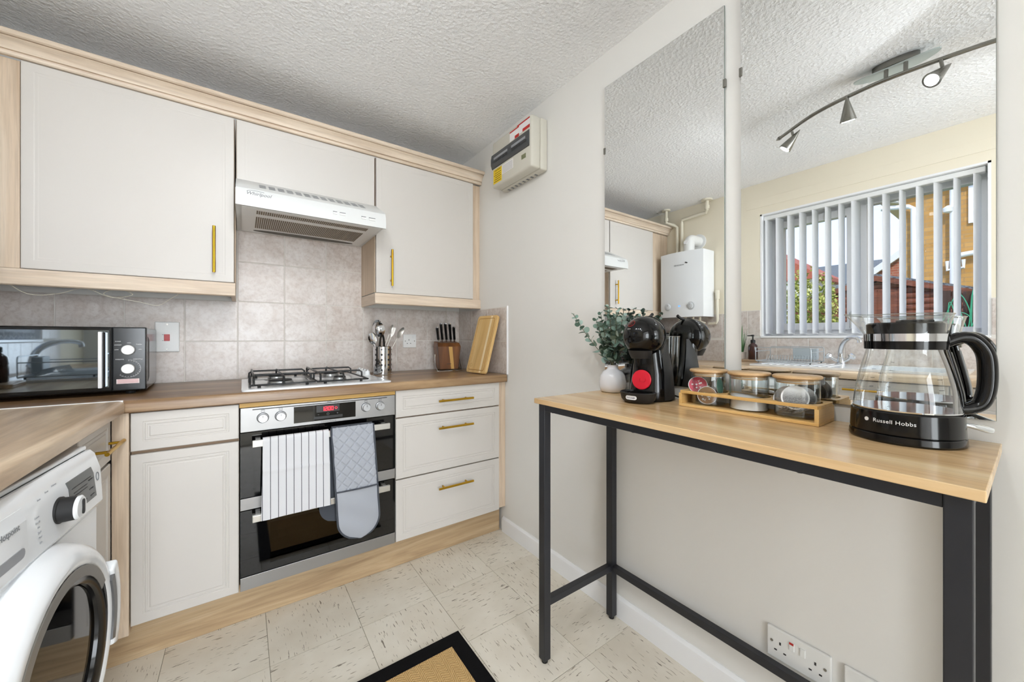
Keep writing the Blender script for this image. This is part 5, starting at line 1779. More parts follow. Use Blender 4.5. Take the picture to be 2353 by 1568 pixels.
part(kgl, 'glass_rim', tb([Vector(p) for p in rings[-1]], 0.0013, 6, True), M_['glass_edge'], smooth=True, local=True)
bm = new_bm()
lathe(bm, [(0.0600, 0.2035), (0.0625, 0.2035), (0.0630, 0.2185), (0.0605, 0.2185)], 64, cap0=False, cap1=False)
part(kt, 'steel_band', bm, M_['chrome'], smooth=30, local=True)
bm = new_bm()
lathe(bm, [(0.0600, 0.1870), (0.0616, 0.1870), (0.0622, 0.2035), (0.0600, 0.2035)], 64, cap0=False, cap1=False)
part(kt, 'collar', bm, M_['black_plastic'], smooth=30, local=True)
bm = new_bm()
lathe(bm, [(0.0575, 0.2165), (0.0585, 0.2385), (0.0555, 0.2415), (0.051, 0.2395), (0.020, 0.242), (0.0, 0.2425)], 56)
lid = part(kt, 'lid', bm, M_['black_plastic'], smooth=30, local=True)
part(lid, 'lid_tab', bx(-0.010, 0.042, -0.012, 0.012, 0.2415, 0.248, bev=0.003), M_['black_plastic'], local=True)
# handle: big D loop on the +x side
hp = spline([(0.056, 0, 0.198), (0.082, 0, 0.2105), (0.102, 0, 0.2060), (0.118, 0, 0.180), (0.1215, 0, 0.140), (0.119, 0, 0.103), (0.111, 0, 0.080), (0.096, 0, 0.0705), (0.080, 0, 0.068)], 6)
hr = [1.0 + 0.25 * math.sin(PI * i / (len(hp) - 1)) for i in range(len(hp))]
part(kt, 'handle', tube(new_bm(), hp, hr, 14, flat=(0.0125, 0.0105, (0, 1, 0))), M_['black_plastic'], smooth=60, local=True)
hs = spline([(0.060, 0, 0.190), (0.066, 0, 0.165), (0.074, 0, 0.130), (0.080, 0, 0.10), (0.083, 0, 0.073)], 5)
hst = part(kt, 'handle_strut', tube(new_bm(), hs, 1.0, 12, flat=(0.011, 0.006, (0, 1, 0))), M_['black_plastic'], smooth=60, local=True)
part(hst, 'strut_inlay', tube(new_bm(), [p + Vector((0.0058, 0, 0)) for p in hs[2:-2]], 1.0, 10, flat=(0.006, 0.003, (0, 1, 0))), base_mat('strut_grey', srgb(120, 118, 114), 0.5), smooth=60, local=True)
# inner steel tube and filling marks
cam_dir = -math.pi
part(kt, 'steam_tube', tb(spline([(0.040, -0.030, 0.190), (0.050, -0.034, 0.150), (0.058, -0.036, 0.110), (0.060, -0.036, 0.066)], 6), 0.0034, 8), M_['brushed_steel'], smooth=True, local=True)
bm = new_bm()
for (a, zz) in ((100, .15), (100, .13), (100, .11), (100, .09), (112, .14), (112, .12), (112, .10), (-70, .13), (-70, .11), (-70, .09)):
    z = zz
    r = 0.0795 - (z - 0.07) * 0.15 + 0.0
    a = RAD(a)
    c = Vector((r * math.cos(a), r * math.sin(a), z)); t_ = Vector((-math.sin(a), math.cos(a), 0))
    cyl(bm, c - t_ * 0.004, c + t_ * 0.004, 0.0006, 4)
part(kgl, 'level_marks', bm, M_['dark_mark'], local=True, kind='stuff')
def wrap_base(bm, ang, z, out=0.0004):
    for v in bm.verts:
        a = ang + v.co.x / 0.0842
        r = 0.0845 - (z + v.co.y - 0.022) * 0.0395 + out + v.co.z
        v.co = Vector((r * math.cos(a), r * math.sin(a), z + v.co.y))
    return bm
# text faces the camera: angle of the camera in local coords
toc = (PM[kt.name].inverted() @ Vector((-1.2386, -2.367, TZ)))
ca = math.atan2(toc.y, toc.x)
bm = text_bm('Russell Hobbs', 0.0105, 0.0003, spacing=1.05)
bmesh.ops.triangulate(bm, faces=bm.faces[:])
part(kbase, 'maker_lettering', wrap_base(bm, ca - 0.18, 0.0435), M_['white_mark'], local=True)
bm = new_bm(); cyl(bm, (-0.0435, 0, -0.0002), (-0.0435, 0, 0.0003), 0.0040, 14)
part(kbase, 'round_emblem', wrap_base(bm, ca - 0.18, 0.0435), M_['white_mark'], local=True)
part(kt, 'switch_lever', tb([(0.080, -0.012, 0.040), (0.092, -0.012, 0.038), (0.120, -0.004, 0.031), (0.126, -0.003, 0.030)], [0.0035, 0.0045, 0.0065, 0.0055], 8, flat=None), base_mat('clear_lever', srgb(232, 236, 238), 0.05, metal=0.6), smooth=50, local=True)

# ================================================================== washing machine (local: front = -Y, then turned to face +X)
wm = thing('washing_machine', 'white front loading washing machine under the worktop with black glass door', 'washing machine', (-1.535, -0.998, 0), rotz=RAD(85.5))
# local x runs from 0 (right end seen from the front is +x) ; machine spans x -0.6..0
W = 0.596
part(wm, 'cabinet', bx(-W, 0, 0.012, 0.52, 0.012, 0.848, bev=0.006), M_['white_enamel'], local=True)
part(wm, 'front_panel', bx(-W, 0, 0, 0.013, 0.085, 0.706, bev=0.004), M_['white_enamel'], local=True)
part(wm, 'kick_panel', bx(-W, 0, 0.004, 0.013, 0.014, 0.082, bev=0.002), M_['white_enamel'], local=True)
bm = prism(new_bm(), [(0.02, 0.710), (-0.004, 0.710), (-0.010, 0.720), (-0.006, 0.80), (0.004, 0.838), (0.012, 0.848), (0.02, 0.848)], 'X', -W, 0)
cpl = part(wm, 'control_panel', bm, M_['white_enamel'], smooth=28, local=True)
part(wm, 'top_lid', bx(-W, 0, 0.018, 0.53, 0.8485, 0.858, bev=0.003), M_['white_enamel'], local=True)
for fx in (-W + 0.05, -0.05):
    for fyy in (0.06, 0.47):
        bm = new_bm(); cyl(bm, (fx, fyy, 0.0005), (fx, fyy, 0.013), 0.02, 12)
        part(wm, 'foot', bm, M_['rubber'], local=True)
def on_panel(x, z, out=0.0):
    y = -0.010 + (z - 0.72) * (0.004 / 0.08) if z < 0.80 else -0.006 + (z - 0.80) * (0.010 / 0.038)
    return (x, y - out, z)
# display
bm = new_bm()
def dring(o):
    return [on_panel(-0.155, .742, o), on_panel(-0.035, .742, o), on_panel(-0.043, .7995, o), on_panel(-0.045, .815, o), on_panel(-0.165, .815, o), on_panel(-0.163, .7995, o)]
_a = [bm.verts.new(p) for p in dring(0.0012)]; _b = [bm.verts.new(p) for p in dring(-0.002)]
bm.faces.new((_a[0], _a[1], _a[2], _a[5])); bm.faces.new((_a[5], _a[2], _a[3], _a[4]))
for _k in range(6):
    bm.faces.new((_a[_k], _b[_k], _b[(_k + 1) % 6], _a[(_k + 1) % 6]))
dsp = part(cpl, 'display', bm, base_mat('display_grey', srgb(96, 98, 98), 0.25), local=True)
for (x, z, w, h) in ((-0.062, 0.790, 0.010, 0.002), (-0.060, 0.768, 0.010, 0.002), (-0.056, 0.752, 0.010, 0.002), (-0.10, 0.752, 0.014, 0.002), (-0.105, 0.796, 0.045, 0.0011), (-0.112, 0.785, 0.032, 0.0011), (-0.112, 0.778, 0.032, 0.0011)):
    p = on_panel(x, z, 0.0016)
    part(dsp, 'display_mark', bx(p[0] - w, p[0] + w, p[1] - 0.0003, p[1] + 0.0006, z - h / 2, z + h / 2), M_['dark_mark'], local=True)
# programme knob
kx, kz = -0.205, 0.772
bm = new_bm()
lathe(bm, [(0.0265, 0), (0.0265, 0.004), (0.0245, 0.005), (0.0235, 0.028)], 36, cap1=False)
bm.transform(frame(on_panel(kx, kz, -0.001), (1, 0, 0), (0, 0, 1)))
kn = part(wm, 'programme_knob', bm, M_['matt_black'], smooth=30, local=True)
bm = new_bm()
lathe(bm, [(0.0238, 0.0275), (0.0242, 0.031), (0.021, 0.0335), (0.0, 0.0342)], 36)
bm.transform(frame(on_panel(kx, kz, -0.001), (1, 0, 0), (0, 0, 1)))
part(kn, 'knob_cap', bm, M_['white_enamel'], smooth=30, local=True)
bm = new_bm()
prism(bm, roundrect(0.011, 0.031, 0.0054, 5, 0.004, 0), 'Z', 0.0335, 0.0352)
bm.transform(frame(on_panel(kx, kz, -0.001), (1, 0, 0), (0, 0, 1)))
part(kn, 'knob_grip', bm, M_['matt_black'], smooth=30, local=True)
# power button, lettering, detergent drawer line and recess
part(cpl, 'power_button', tb([on_panel(-0.022 + 0.007 * math.cos(2 * PI * k / 16), 0.785 + 0.010 * math.sin(2 * PI * k / 16), 0.0008) for k in range(16)], 0.0007, 5, True), M_['grey_mark'], local=True)
text(cpl, 'maker_lettering', 'Hotpoint', 0.0155, (-0.372, -0.0092, 0.797), (1, 0, 0), (0, 0.05, 1), M_['grey_mark'], local=True)
for i, (x, z) in enumerate(((-0.285, 0.790), (-0.283, 0.780), (-0.281, 0.770), (-0.280, 0.760), (-0.279, 0.750), (-0.278, 0.740), (-0.265, 0.817), (-0.235, 0.822), (-0.205, 0.826))):
    text(cpl, 'programme_lettering', ('Cotton', 'Eco 40', 'Mix', 'Rapid', 'Wool', 'Spin', 'Stains', 'Steam', 'Delicates')[i], 0.0052, on_panel(x, z, 0.0006), (1, 0, 0), (0, 0.05, 1), M_['pale_mark'], local=True)
_pp = [on_panel(0, 0.724, 0.001), on_panel(0, 0.80, 0.001), on_panel(0, 0.822, 0.001)]
dd = part(wm, 'detergent_drawer', prism(new_bm(), [(0.008, 0.724)] + [(p[1], p[2]) for p in _pp] + [(0.008, 0.822)], 'X', -0.57, -0.318), M_['white_enamel'], local=True)
part(dd, 'finger_recess', prism(new_bm(), roundrect(0.15, 0.018, 0.008, 4, -0.405, 0.748), 'Y', -0.0105, -0.0080), M_['grey_vent'], local=True)
# door
DX, DZ, DR = -0.275, 0.478, 0.226
def ringlathe(prof, n=64, **k):
    bm = new_bm(); lathe(bm, prof, n, **k)
    bm.transform(frame((DX, 0, DZ), (1, 0, 0), (0, 0, 1)))
    return bm
dr = part(wm, 'door', ringlathe([(DR + .012, -0.002), (DR + .010, 0.012), (DR, 0.034), (DR - 0.014, 0.046), (DR - 0.030, 0.049), (DR - 0.040, 0.044), (DR - 0.046, 0.030)], cap0=False, cap1=False), M_['white_enamel'], smooth=40, local=True)
part(dr, 'dark_ring', ringlathe([(DR - 0.040, 0.0435), (DR - 0.042, 0.0455), (DR - 0.062, 0.0465), (DR - 0.075, 0.040), (DR - 0.080, 0.020)], cap0=False, cap1=False), M_['black_plastic'], smooth=40, local=True)
part(dr, 'door_glass', ringlathe([(DR - 0.078, 0.034), (DR - 0.085, 0.030), (DR - 0.10, 0.012), (DR - 0.13, 0.004), (0.0, 0.002)]), M_['black_glass'], smooth=40, local=True)
# grey crescent at the top and grip on the right side of the ring
def arc_part(a0, a1, r0, r1, y0, y1, n=16):
    bm = new_bm()
    rings = []
    for k in range(n + 1):
        a = RAD(a0 + (a1 - a0) * k / n)
        c, s = math.cos(a), math.sin(a)
        rings.append([(DX + r0 * c, y0, DZ + r0 * s), (DX + r1 * c, y0, DZ + r1 * s), (DX + r1 * c, y1, DZ + r1 * s), (DX + r0 * c, y1, DZ + r0 * s)])
    loft(bm, rings)
    return bm
part(dr, 'grey_crescent', arc_part(28, 150, DR - 0.062, DR - 0.041, -0.0475, -0.040), base_mat('crescent_grey', srgb(138, 134, 128), 0.35, metal=0.3), local=True)
g_ = arc_part(-24, 26, DR - 0.012, DR + 0.020, -0.052, -0.018)
bevel(g_, 0.006, 3)
gp_ = part(dr, 'door_grip', g_, M_['white_enamel'], smooth=40, local=True)
part(gp_, 'grip_recess', arc_part(-20, 22, DR - 0.030, DR - 0.011, -0.0530, -0.044), base_mat('grip_grey', srgb(96, 96, 96), 0.3), local=True)

# ================================================================== sink, tap, dish rack (seen in the right mirror)
WTZ = 0.9165
sk = thing('sink', 'white inset sink with drainer in the worktop under the window', 'sink', (-1.85, -1.68, WTZ))
sx0, sx1, sy0, sy1 = -2.075, -1.634, -2.17, -1.21
bm = new_bm()
# flat rim plate with a hole for the bowl
hx0, hx1, hy0, hy1 = -2.00, -1.668, -2.10, -1.765
zt, zb_ = WTZ + 0.012, WTZ + 0.0005
for a in ((sx0, sx1, hy1, sy1), (sx0, sx1, sy0, hy0), (sx0, hx0, hy0, hy1), (hx1, sx1, hy0, hy1)):
    box(bm, *a, zb_, zt)
rim = part(sk, 'drainer_rim', bm, M_['white_enamel'])
bm = new_bm()
for a in ((hx0, hx1, hy0, hy1, 0.752, 0.757), (hx0, hx0 + 0.004, hy0, hy1, 0.757, zt - 0.001), (hx1 - 0.004, hx1, hy0, hy1, 0.757, zt - 0.001), (hx0, hx1, hy0, hy0 + 0.004, 0.757, zt - 0.001), (hx0, hx1, hy1 - 0.004, hy1, 0.757, zt - 0.001)):
    box(bm, *a)
part(sk, 'bowl', bm, M_['white_enamel'])
bm = new_bm()
for k in range(9):
    yy = -1.27 - k * 0.045
    box(bm, -1.97, -1.68, yy - 0.004, yy + 0.004, zt - 0.001, zt + 0.003)
part(rim, 'drainer_ribs', bm, M_['white_enamel'], kind='stuff')
tp = thing('mixer_tap', 'chrome swan neck mixer tap with two fluted handles behind the sink', 'tap', (-2.035, -1.605, zt))
part(tp, 'neck', tb(spline([(-2.035, -1.605, zt + 0.035), (-2.033, -1.605, zt + 0.085), (-2.015, -1.622, zt + 0.135), (-1.975, -1.655, zt + 0.168), (-1.925, -1.695, zt + 0.178), (-1.885, -1.727, zt + 0.168), (-1.878, -1.733, zt + 0.145)], 6), [0.0145] * 20 + [0.0115] * 17, 14), M_['chrome'], smooth=True)
bm = new_bm(); lathe(bm, [(0.026, 0.0), (0.026, 0.004), (0.021, 0.008), (0.019, 0.036), (0.015, 0.045)], 24, (-2.035, -1.605, zt + 0.0003))
part(tp, 'tap_body', bm, M_['chrome'], smooth=40)
for s in (-1, 1):
    part(tp, 'tap_arm', tb([(-2.035, -1.605, zt + 0.012), (-2.03, -1.605 + s * 0.035, zt + 0.030), (-2.025, -1.605 + s * 0.052, zt + 0.046)], [0.013, 0.011, 0.009], 10), M_['chrome'], smooth=True)
    bm = new_bm()
    lathe(bm, [(0.010, 0.0), (0.020, 0.006), (0.023, 0.014), (0.021, 0.026), (0.012, 0.031), (0, 0.032)], 8)
    d = Vector((0.25, s * 0.75, 0.62)).normalized(); x = d.orthogonal()
    bm.transform(frame((-2.025, -1.605 + s * 0.050, zt + 0.043), x, d.cross(x)))
    part(tp, 'tap_handle', bm, M_['chrome'], smooth=30)
rk = thing('dish_rack', 'grey wire dish rack standing empty on the drainer', 'dish rack', (-1.87, -1.38, zt))
rx0_, rx1_, ry0_, ry1_ = -2.0, -1.745, -1.525, -1.205
zr0 = zt + 0.012
WR = paint('rack_wire', (176, 182, 186), 0.35, metal=0.5)
for x in (rx0_, rx1_):
    part(rk, 'end_frame', tb([(x, y, z) for y, z in roundrect(ry1_ - ry0_, 0.098, 0.012, 3, (ry0_ + ry1_) / 2, zr0 + 0.049)], 0.0028, 6, True), WR, smooth=True)
for y in (ry0_, ry1_):
    part(rk, 'side_frame', tb([(rx0_, y, zr0 + 0.07), (rx1_, y, zr0 + 0.07)], 0.0028, 6), WR, smooth=True)
    part(rk, 'side_frame', tb([(rx0_, y, zr0 + 0.004), (rx1_, y, zr0 + 0.004)], 0.0028, 6), WR, smooth=True)
for k in range(18):
    yy = ry0_ + 0.02 + k * (ry1_ - ry0_ - 0.04) / 17
    part(rk, 'plate_wire', tb([(rx0_, yy, zr0 + 0.004), (-1.95, yy, zr0 + 0.004), (-1.93, yy, zr0 + 0.035), (-1.89, yy, zr0 + 0.04), (-1.87, yy, zr0 + 0.004), (rx1_, yy, zr0 + 0.004)], 0.0013, 5), WR, smooth=True)
for x in (rx0_ + 0.02, rx1_ - 0.02):
    for y in (ry0_ + 0.01, ry1_ - 0.01):
        bm = new_bm(); cyl(bm, (x, y, zt + 0.0033), (x, y, zr0 + 0.004), 0.004, 8)
        part(rk, 'foot', bm, M_['rubber'])
single('cutlery_caddy', 'grey wire cutlery basket hanging inside the dish rack', 'basket', (lambda b: b)(bx(-1.992, -1.955, -1.50, -1.36, zr0 + 0.012, zr0 + 0.09, bev=0.004)), base_mat('basket_grey', srgb(168, 176, 180), 0.5))
# soap dispenser and grass plant on a wooden board, left of the sink
brd = single('wooden_board', 'round edged wooden board on the worktop under soap dispenser and plant', 'board', (lambda b: bevel(b, 0.003, 2))(prism(new_bm(), roundrect(0.145, 0.22, 0.03, 5, -2.032, -1.045), 'Z', WTZ + 0.0005, WTZ + 0.018)), M_['top_y_lit'])
bz = WTZ + 0.018
sd = thing('soap_dispenser', 'dark amber soap bottle with black pump on the wooden board', 'soap dispenser', (-2.028, -1.075, bz))
bm = new_bm(); lathe(bm, [(0, 0.0003), (0.030, 0.0003), (0.033, 0.004), (0.033, 0.095), (0.030, 0.110), (0.018, 0.122), (0.014, 0.126), (0.014, 0.134), (0, 0.134)], 28, (-2.028, -1.075, bz))
part(sd, 'bottle', bm, M_['amber_glass'], smooth=40)
bm = new_bm(); lathe(bm, [(0.0165, 0.128), (0.0165, 0.150), (0.012, 0.153), (0.005, 0.154), (0.005, 0.178), (0.009, 0.179), (0.009, 0.192), (0, 0.193)], 16, (-2.028, -1.075, bz))
pm_ = part(sd, 'pump', bm, M_['matt_black'], smooth=40)
part(pm_, 'spout', tb([(-2.028, -1.075, bz + 0.186), (-2.018, -1.039, bz + 0.184)], [0.005, 0.0035], 8), M_['matt_black'], smooth=True)
gr = thing('grass_plant', 'small artificial grass plant in a pale pot beside the soap', 'plant', (-2.045, -0.985, bz))
bm = new_bm(); lathe(bm, [(0, 0.0003), (0.028, 0.0003), (0.033, 0.055), (0.030, 0.055), (0.028, 0.048), (0, 0.048)], 24, (-2.045, -0.985, bz))
part(gr, 'pot', bm, base_mat('pale_pot', srgb(206, 196, 188), 0.5), smooth=40)
paint('grass_green', (74, 120, 72), 0.6)
rg_ = random.Random(4)
for k in range(26):
    a = rg_.uniform(0, 2 * PI); sp_ = rg_.uniform(0.005, 0.05); h_ = rg_.uniform(0.12, 0.24)
    b0 = Vector((-2.045 + 0.012 * math.cos(a), -0.985 + 0.012 * math.sin(a), bz + 0.046))
    tpv = b0 + Vector((sp_ * math.cos(a), sp_ * math.sin(a), h_))
    bm = tube(new_bm(), [b0, b0.lerp(tpv, 0.5) + Vector((0, 0, 0.012)), tpv], [1.0, 0.8, 0.15], 4, flat=(0.0026, 0.0006, (-math.sin(a), math.cos(a), 0)))
    part(gr, 'grass_blade', bm, M_['grass_green'])

# ================================================================== boiler, flue and pipes (left mirror)
bo = thing('boiler', 'white wall hung combi boiler with two dials beside the corner cabinet', 'boiler', (-1.98, -0.565, 1.30))
bx0, bx1, by0, by1, bz0, bz1 = LW + 0.012, -1.915, -0.738, -0.345, 1.300, 1.872
bm = new_bm()
cv = [(bx0, by0), (bx1 - 0.012, by0)] + [(bx1 - 0.012 + 0.036 * math.sin(PI * k / 12) * 0.9, by0 + (by1 - by0) * k / 12) for k in range(1, 12)] + [(bx1 - 0.012, by1), (bx0, by1)]
prism(bm, cv, 'Z', bz0, bz1)
part(bo, 'casing', bm, M_['white_enamel'], smooth=25)
def bface(y):
    k = (y - by0) / (by1 - by0)
    return bx1 - 0.012 + 0.0324 * math.sin(PI * k)
for y in (by0 + 0.10, by1 - 0.085):
    bm = new_bm(); lathe(bm, [(0.036, 0), (0.036, 0.003), (0.030, 0.004), (0.026, 0.004), (0.024, 0.012), (0.022, 0.013), (0, 0.013)], 28)
    bm.transform(frame((bface(y) - 0.001, y, bz0 + 0.095), (0, 1, 0), (0, 0, 1)))
    dlv = part(bo, 'dial', bm, base_mat('dial_grey', srgb(206, 208, 210), 0.35) if 'dial_grey' not in bpy.data.materials else bpy.data.materials['dial_grey'], smooth=30)
    part(dlv, 'dial_mark', bx(bface(y) + 0.0115, bface(y) + 0.0125, y - 0.001, y + 0.001, bz0 + 0.10, bz0 + 0.114), M_['dark_mark'])
yc = (by0 + by1) / 2
part(bo, 'status_light', bx(bface(yc), bface(yc) + 0.002, yc - 0.008, yc + 0.008, bz0 + 0.092, bz0 + 0.102, bev=0.001), M_['blue_led'])
text(bo, 'maker_lettering', 'WORCESTER', 0.016, (bface(yc) + 0.0012, yc, 1.755), (0, 1, 0), (0, 0, 1), M_['grey_mark'])
part(bo, 'emblem', prism(new_bm(), [(yc - 0.066, 1.763), (yc - 0.050, 1.774), (yc - 0.060, 1.778), (yc - 0.078, 1.768)], 'X', bface(yc) - 0.006, bface(yc - 0.06) + 0.003), M_['dark_mark'])
fl_ = thing('flue', 'white elbow flue from the boiler top into the wall', 'flue', (-1.98, -0.60, bz1))
part(fl_, 'elbow', tb(spline([(-1.955, -0.60, bz1 + 0.0005), (-1.955, -0.60, bz1 + 0.05), (-1.962, -0.60, bz1 + 0.085), (-1.985, -0.60, bz1 + 0.105), (-2.02, -0.60, bz1 + 0.108), (LW + 0.002, -0.60, bz1 + 0.108)], 5), 0.044, 24), M_['white_plastic'], smooth=40)
bm = new_bm(); cyl(bm, (LW + 0.0005, -0.60, bz1 + 0.108), (LW + 0.014, -0.60, bz1 + 0.108), 0.066, 32)
part(fl_, 'wall_collar', bm, M_['white_plastic'], smooth=30)
bm = new_bm(); cyl(bm, (-1.905, -0.60, bz1 + 0.075), (-1.90, -0.60, bz1 + 0.077), 0.02, 20)
part(fl_, 'test_cap', bm, M_['white_satin'])
def pipe(name, label, pts, r, extra=()):
    t = thing(name, label, 'pipe', tuple(pts[-1]))
    part(t, 'pipe_run', tb(pts, r, 12), M_['cream_pipe'], smooth=40)
    for p, q, rr_ in extra:
        bm = new_bm(); cyl(bm, p, q, rr_, 16)
        part(t, 'pipe_collar', bm, M_['cream_pipe'], smooth=30)
pipe('water_pipe', 'cream painted pipe with an offset bend running from ceiling to boiler top', [(LW + 0.09, -0.335, H - 0.001), (LW + 0.09, -0.335, 2.20), (LW + 0.045, -0.385, 2.175), (LW + 0.03, -0.41, 2.15), (LW + 0.03, -0.41, bz1)], 0.014, [((LW + 0.09, -0.335, H - 0.0005), (LW + 0.09, -0.335, H - 0.014), 0.038), ((LW + 0.09, -0.335, 2.245), (LW + 0.09, -0.335, 2.215), 0.019)])
pipe('water_pipe', 'cream painted pipe running down beside the flue then along under the ceiling', [(LW + 0.055, -0.70, H - 0.001), (LW + 0.055, -0.70, 2.235), (LW + 0.03, -0.68, 2.22), (LW + 0.03, -0.46, 2.21), (LW + 0.03, -0.455, 2.18), (LW + 0.03, -0.455, bz1)], 0.014, [((LW + 0.055, -0.70, H - 0.0005), (LW + 0.055, -0.70, H - 0.014), 0.045), ((LW + 0.055, -0.70, 2.27), (LW + 0.055, -0.70, 2.24), 0.02)])
pipe('gas_pipe', 'cream painted pipe with a valve beside the boiler, hooking under it', [(LW + 0.03, -0.775, 1.52), (LW + 0.03, -0.775, 1.265), (LW + 0.03, -0.765, 1.245), (LW + 0.03, -0.70, 1.24)], 0.011, [((LW + 0.03, -0.775, 1.525), (LW + 0.03, -0.775, 1.45), 0.017)])
for k, y in enumerate((-0.47, -0.53, -0.60, -0.66)):
    pipe('boiler_tail', 'short cream pipe tail under the boiler, %s' % ('nearest the corner', 'second from the corner', 'third from the corner', 'farthest from the corner')[k], [(LW + 0.10, y, bz0), (LW + 0.10, y, 1.26), (LW + 0.02, y, 1.25)], 0.010)
ti = thing('heating_timer', 'cream heating programmer with dark display on the tiles under the boiler', 'timer', (LW + 0.007, -0.40, 1.10))
part(ti, 'case', bx(LW + 0.0068, LW + 0.045, -0.475, -0.325, 1.098, 1.178, bev=0.004), base_mat('timer_cream', srgb(214, 208, 170), 0.4))
part(ti, 'display', bx(LW + 0.0445, LW + 0.0462, -0.44, -0.39, 1.135, 1.160), M_['black_glass'])
nt_ = single('notice_sticker', 'red and white safety sticker on the tiles above the heating programmer', 'sticker', bx(LW + 0.0067, LW + 0.0077, -0.47, -0.375, 1.19, 1.232), M_['paper_label'])
part(nt_, 'red_band', bx(LW + 0.0076, LW + 0.0082, -0.468, -0.377, 1.193, 1.203), M_['red_mark'])

# ================================================================== ceiling track light
tl = thing('track_light', 'brushed nickel ceiling bar light with four cone spotlights', 'ceiling light', (-1.09, -2.005, H))
barp = spline([(-1.245, -1.53, 2.235), (-1.12, -1.72, 2.235), (-1.07, -1.90, 2.235), (-1.065, -2.05, 2.235), (-1.10, -2.28, 2.235), (-1.17, -2.44, 2.235), (-1.27, -2.56, 2.235)], 8)
part(tl, 'bar', tb(barp, 0.0085, 12), M_['nickel'], smooth=True)
for e, d in ((barp[0], (barp[0] - barp[1]).normalized()), (barp[-1], (barp[-1] - barp[-2]).normalized())):
    bm = new_bm(); tube(bm, [e, e + d * 0.008, e + d * 0.03], [0.0105, 0.0105, 0.001], 12)
    part(tl, 'end_cone', bm, M_['nickel'], smooth=30)
bm = new_bm(); prism(bm, [(-1.105 + 0.030 * math.cos(a) + 0.0 * math.sin(a), -2.01 + 0.075 * math.sin(a)) for a in [2 * PI * k / 32 for k in range(32)]], 'Z', H - 0.028, H - 0.0005)
part(tl, 'ceiling_rose', bm, M_['nickel'], smooth=30)
bm = new_bm(); prism(bm, [(-1.105 + 0.04 * math.cos(a) - 0.012 * math.cos(2 * a), -2.01 + 0.135 * math.sin(a)) for a in [2 * PI * k / 40 for k in range(40)]], 'Z', H - 0.036, H - 0.030)
part(tl, 'glass_plate', bm, base_mat('frosted_plate', srgb(206, 216, 212), 0.25), smooth=30)
for y in (-1.985, -2.045):
    bm = new_bm(); cyl(bm, (-1.078, y, 2.24), (-1.085, y, H - 0.03), 0.0075, 10)
    part(tl, 'drop_rod', bm, M_['nickel'], smooth=30)
heads = [((-1.20, -1.60, 2.235), (0.12, 0.60, -0.74)), ((-1.085, -1.855, 2.235), (-0.42, 0.05, -0.90)), ((-1.068, -2.145, 2.235), (0.62, 0.42, -0.62)), ((-1.20, -2.49, 2.235), (-0.55, 0.30, -0.78))]
for i, (p, d) in enumerate(heads):
    p = Vector(p); d = Vector(d).normalized()
    j = p + Vector((0, 0, -0.055))
    hdp = part(tl, 'lamp_head', tube(new_bm(), [j - d * 0.055, j - d * 0.030, j + d * 0.05], [0.002, 0.010, 0.031], 24), M_['nickel'], smooth=40)
    bm = new_bm(); cyl(bm, p + Vector((0, 0, -0.006)), j - d * 0.012, 0.006, 10)
    part(hdp, 'knuckle', bm, M_['nickel'], smooth=30)
    bm = new_bm(); cyl(bm, j + d * 0.0495, j + d * 0.052, 0.022, 24)
    part(hdp, 'bulb', bm, M_['lamp_glow'])
# ================================================================== loose wires under the wall cabinet
for i, pts in enumerate(([(-1.93, -0.27, 1.34), (-1.87, -0.25, 1.285), (-1.80, -0.24, 1.29), (-1.73, -0.25, 1.315), (-1.66, -0.24, 1.285), (-1.60, -0.24, 1.30), (-1.64, -0.25, 1.318), (-1.68, -0.24, 1.295), (-1.58, -0.22, 1.272), (-1.53, -0.21, 1.262), (-1.49, -0.22, 1.29), (-1.44, -0.24, 1.33)],)):
    single('loose_wire', 'thin white wire drooping under the wall cabinet above the microwave', 'wire', tb(spline(pts, 5), 0.0011, 5), M_['cream_pipe'])
single('loose_wire', 'thin white wire hanging from the pelmet above the knife block', 'wire', tb(spline([(-0.115, -0.03, 1.366), (-0.108, -0.018, 1.30), (-0.106, -0.016, 1.22), (-0.10, -0.016, 1.15)], 5), 0.0011, 5), M_['cream_pipe'])

# ================================================================== outside the window
m = paint('yellow_brick', (204, 158, 88), 0.9)
_v = coords(m, (1, 1, 1), rot=(0, 0, 0))
_mp = N(m, 'ShaderNodeSeparateXYZ'); L(m, _v, _mp.inputs[0])
_cb = N(m, 'ShaderNodeCombineXYZ'); L(m, _mp.outputs['Y'], _cb.inputs[0]); L(m, _mp.outputs['Z'], _cb.inputs[1])
_br = N(m, 'ShaderNodeTexBrick'); L(m, _cb.outputs[0], _br.inputs['Vector'])
_br.inputs['Color1'].default_value = srgb(206, 160, 92); _br.inputs['Color2'].default_value = srgb(186, 140, 74); _br.inputs['Mortar'].default_value = srgb(176, 142, 96)
_br.inputs['Scale'].default_value = 1.0; _br.inputs['Brick Width'].default_value = 0.225; _br.inputs['Row Height'].default_value = 0.075; _br.inputs['Mortar Size'].default_value = 0.007
setcol(m, _br.outputs['Color'])
m2 = m.copy(); m2.name = 'red_brick'; M_['red_brick'] = m2
for n_ in m2.node_tree.nodes:
    if n_.type == 'TEX_BRICK':
        n_.inputs['Color1'].default_value = srgb(176, 100, 76); n_.inputs['Color2'].default_value = srgb(158, 84, 62); n_.inputs['Mortar'].default_value = srgb(180, 150, 130)
paint('slate_roof', (112, 118, 122), 0.8)
bump(M_['slate_roof'], noise(M_['slate_roof'], coords(M_['slate_roof'], (3, 12, 12)), 2.0, 2), 0.8, 0.05)
paint('clay_roof', (178, 96, 74), 0.8)
paint('pvc_white', (240, 240, 240), 0.4)
paint('shed_brown', (122, 66, 42), 0.7)
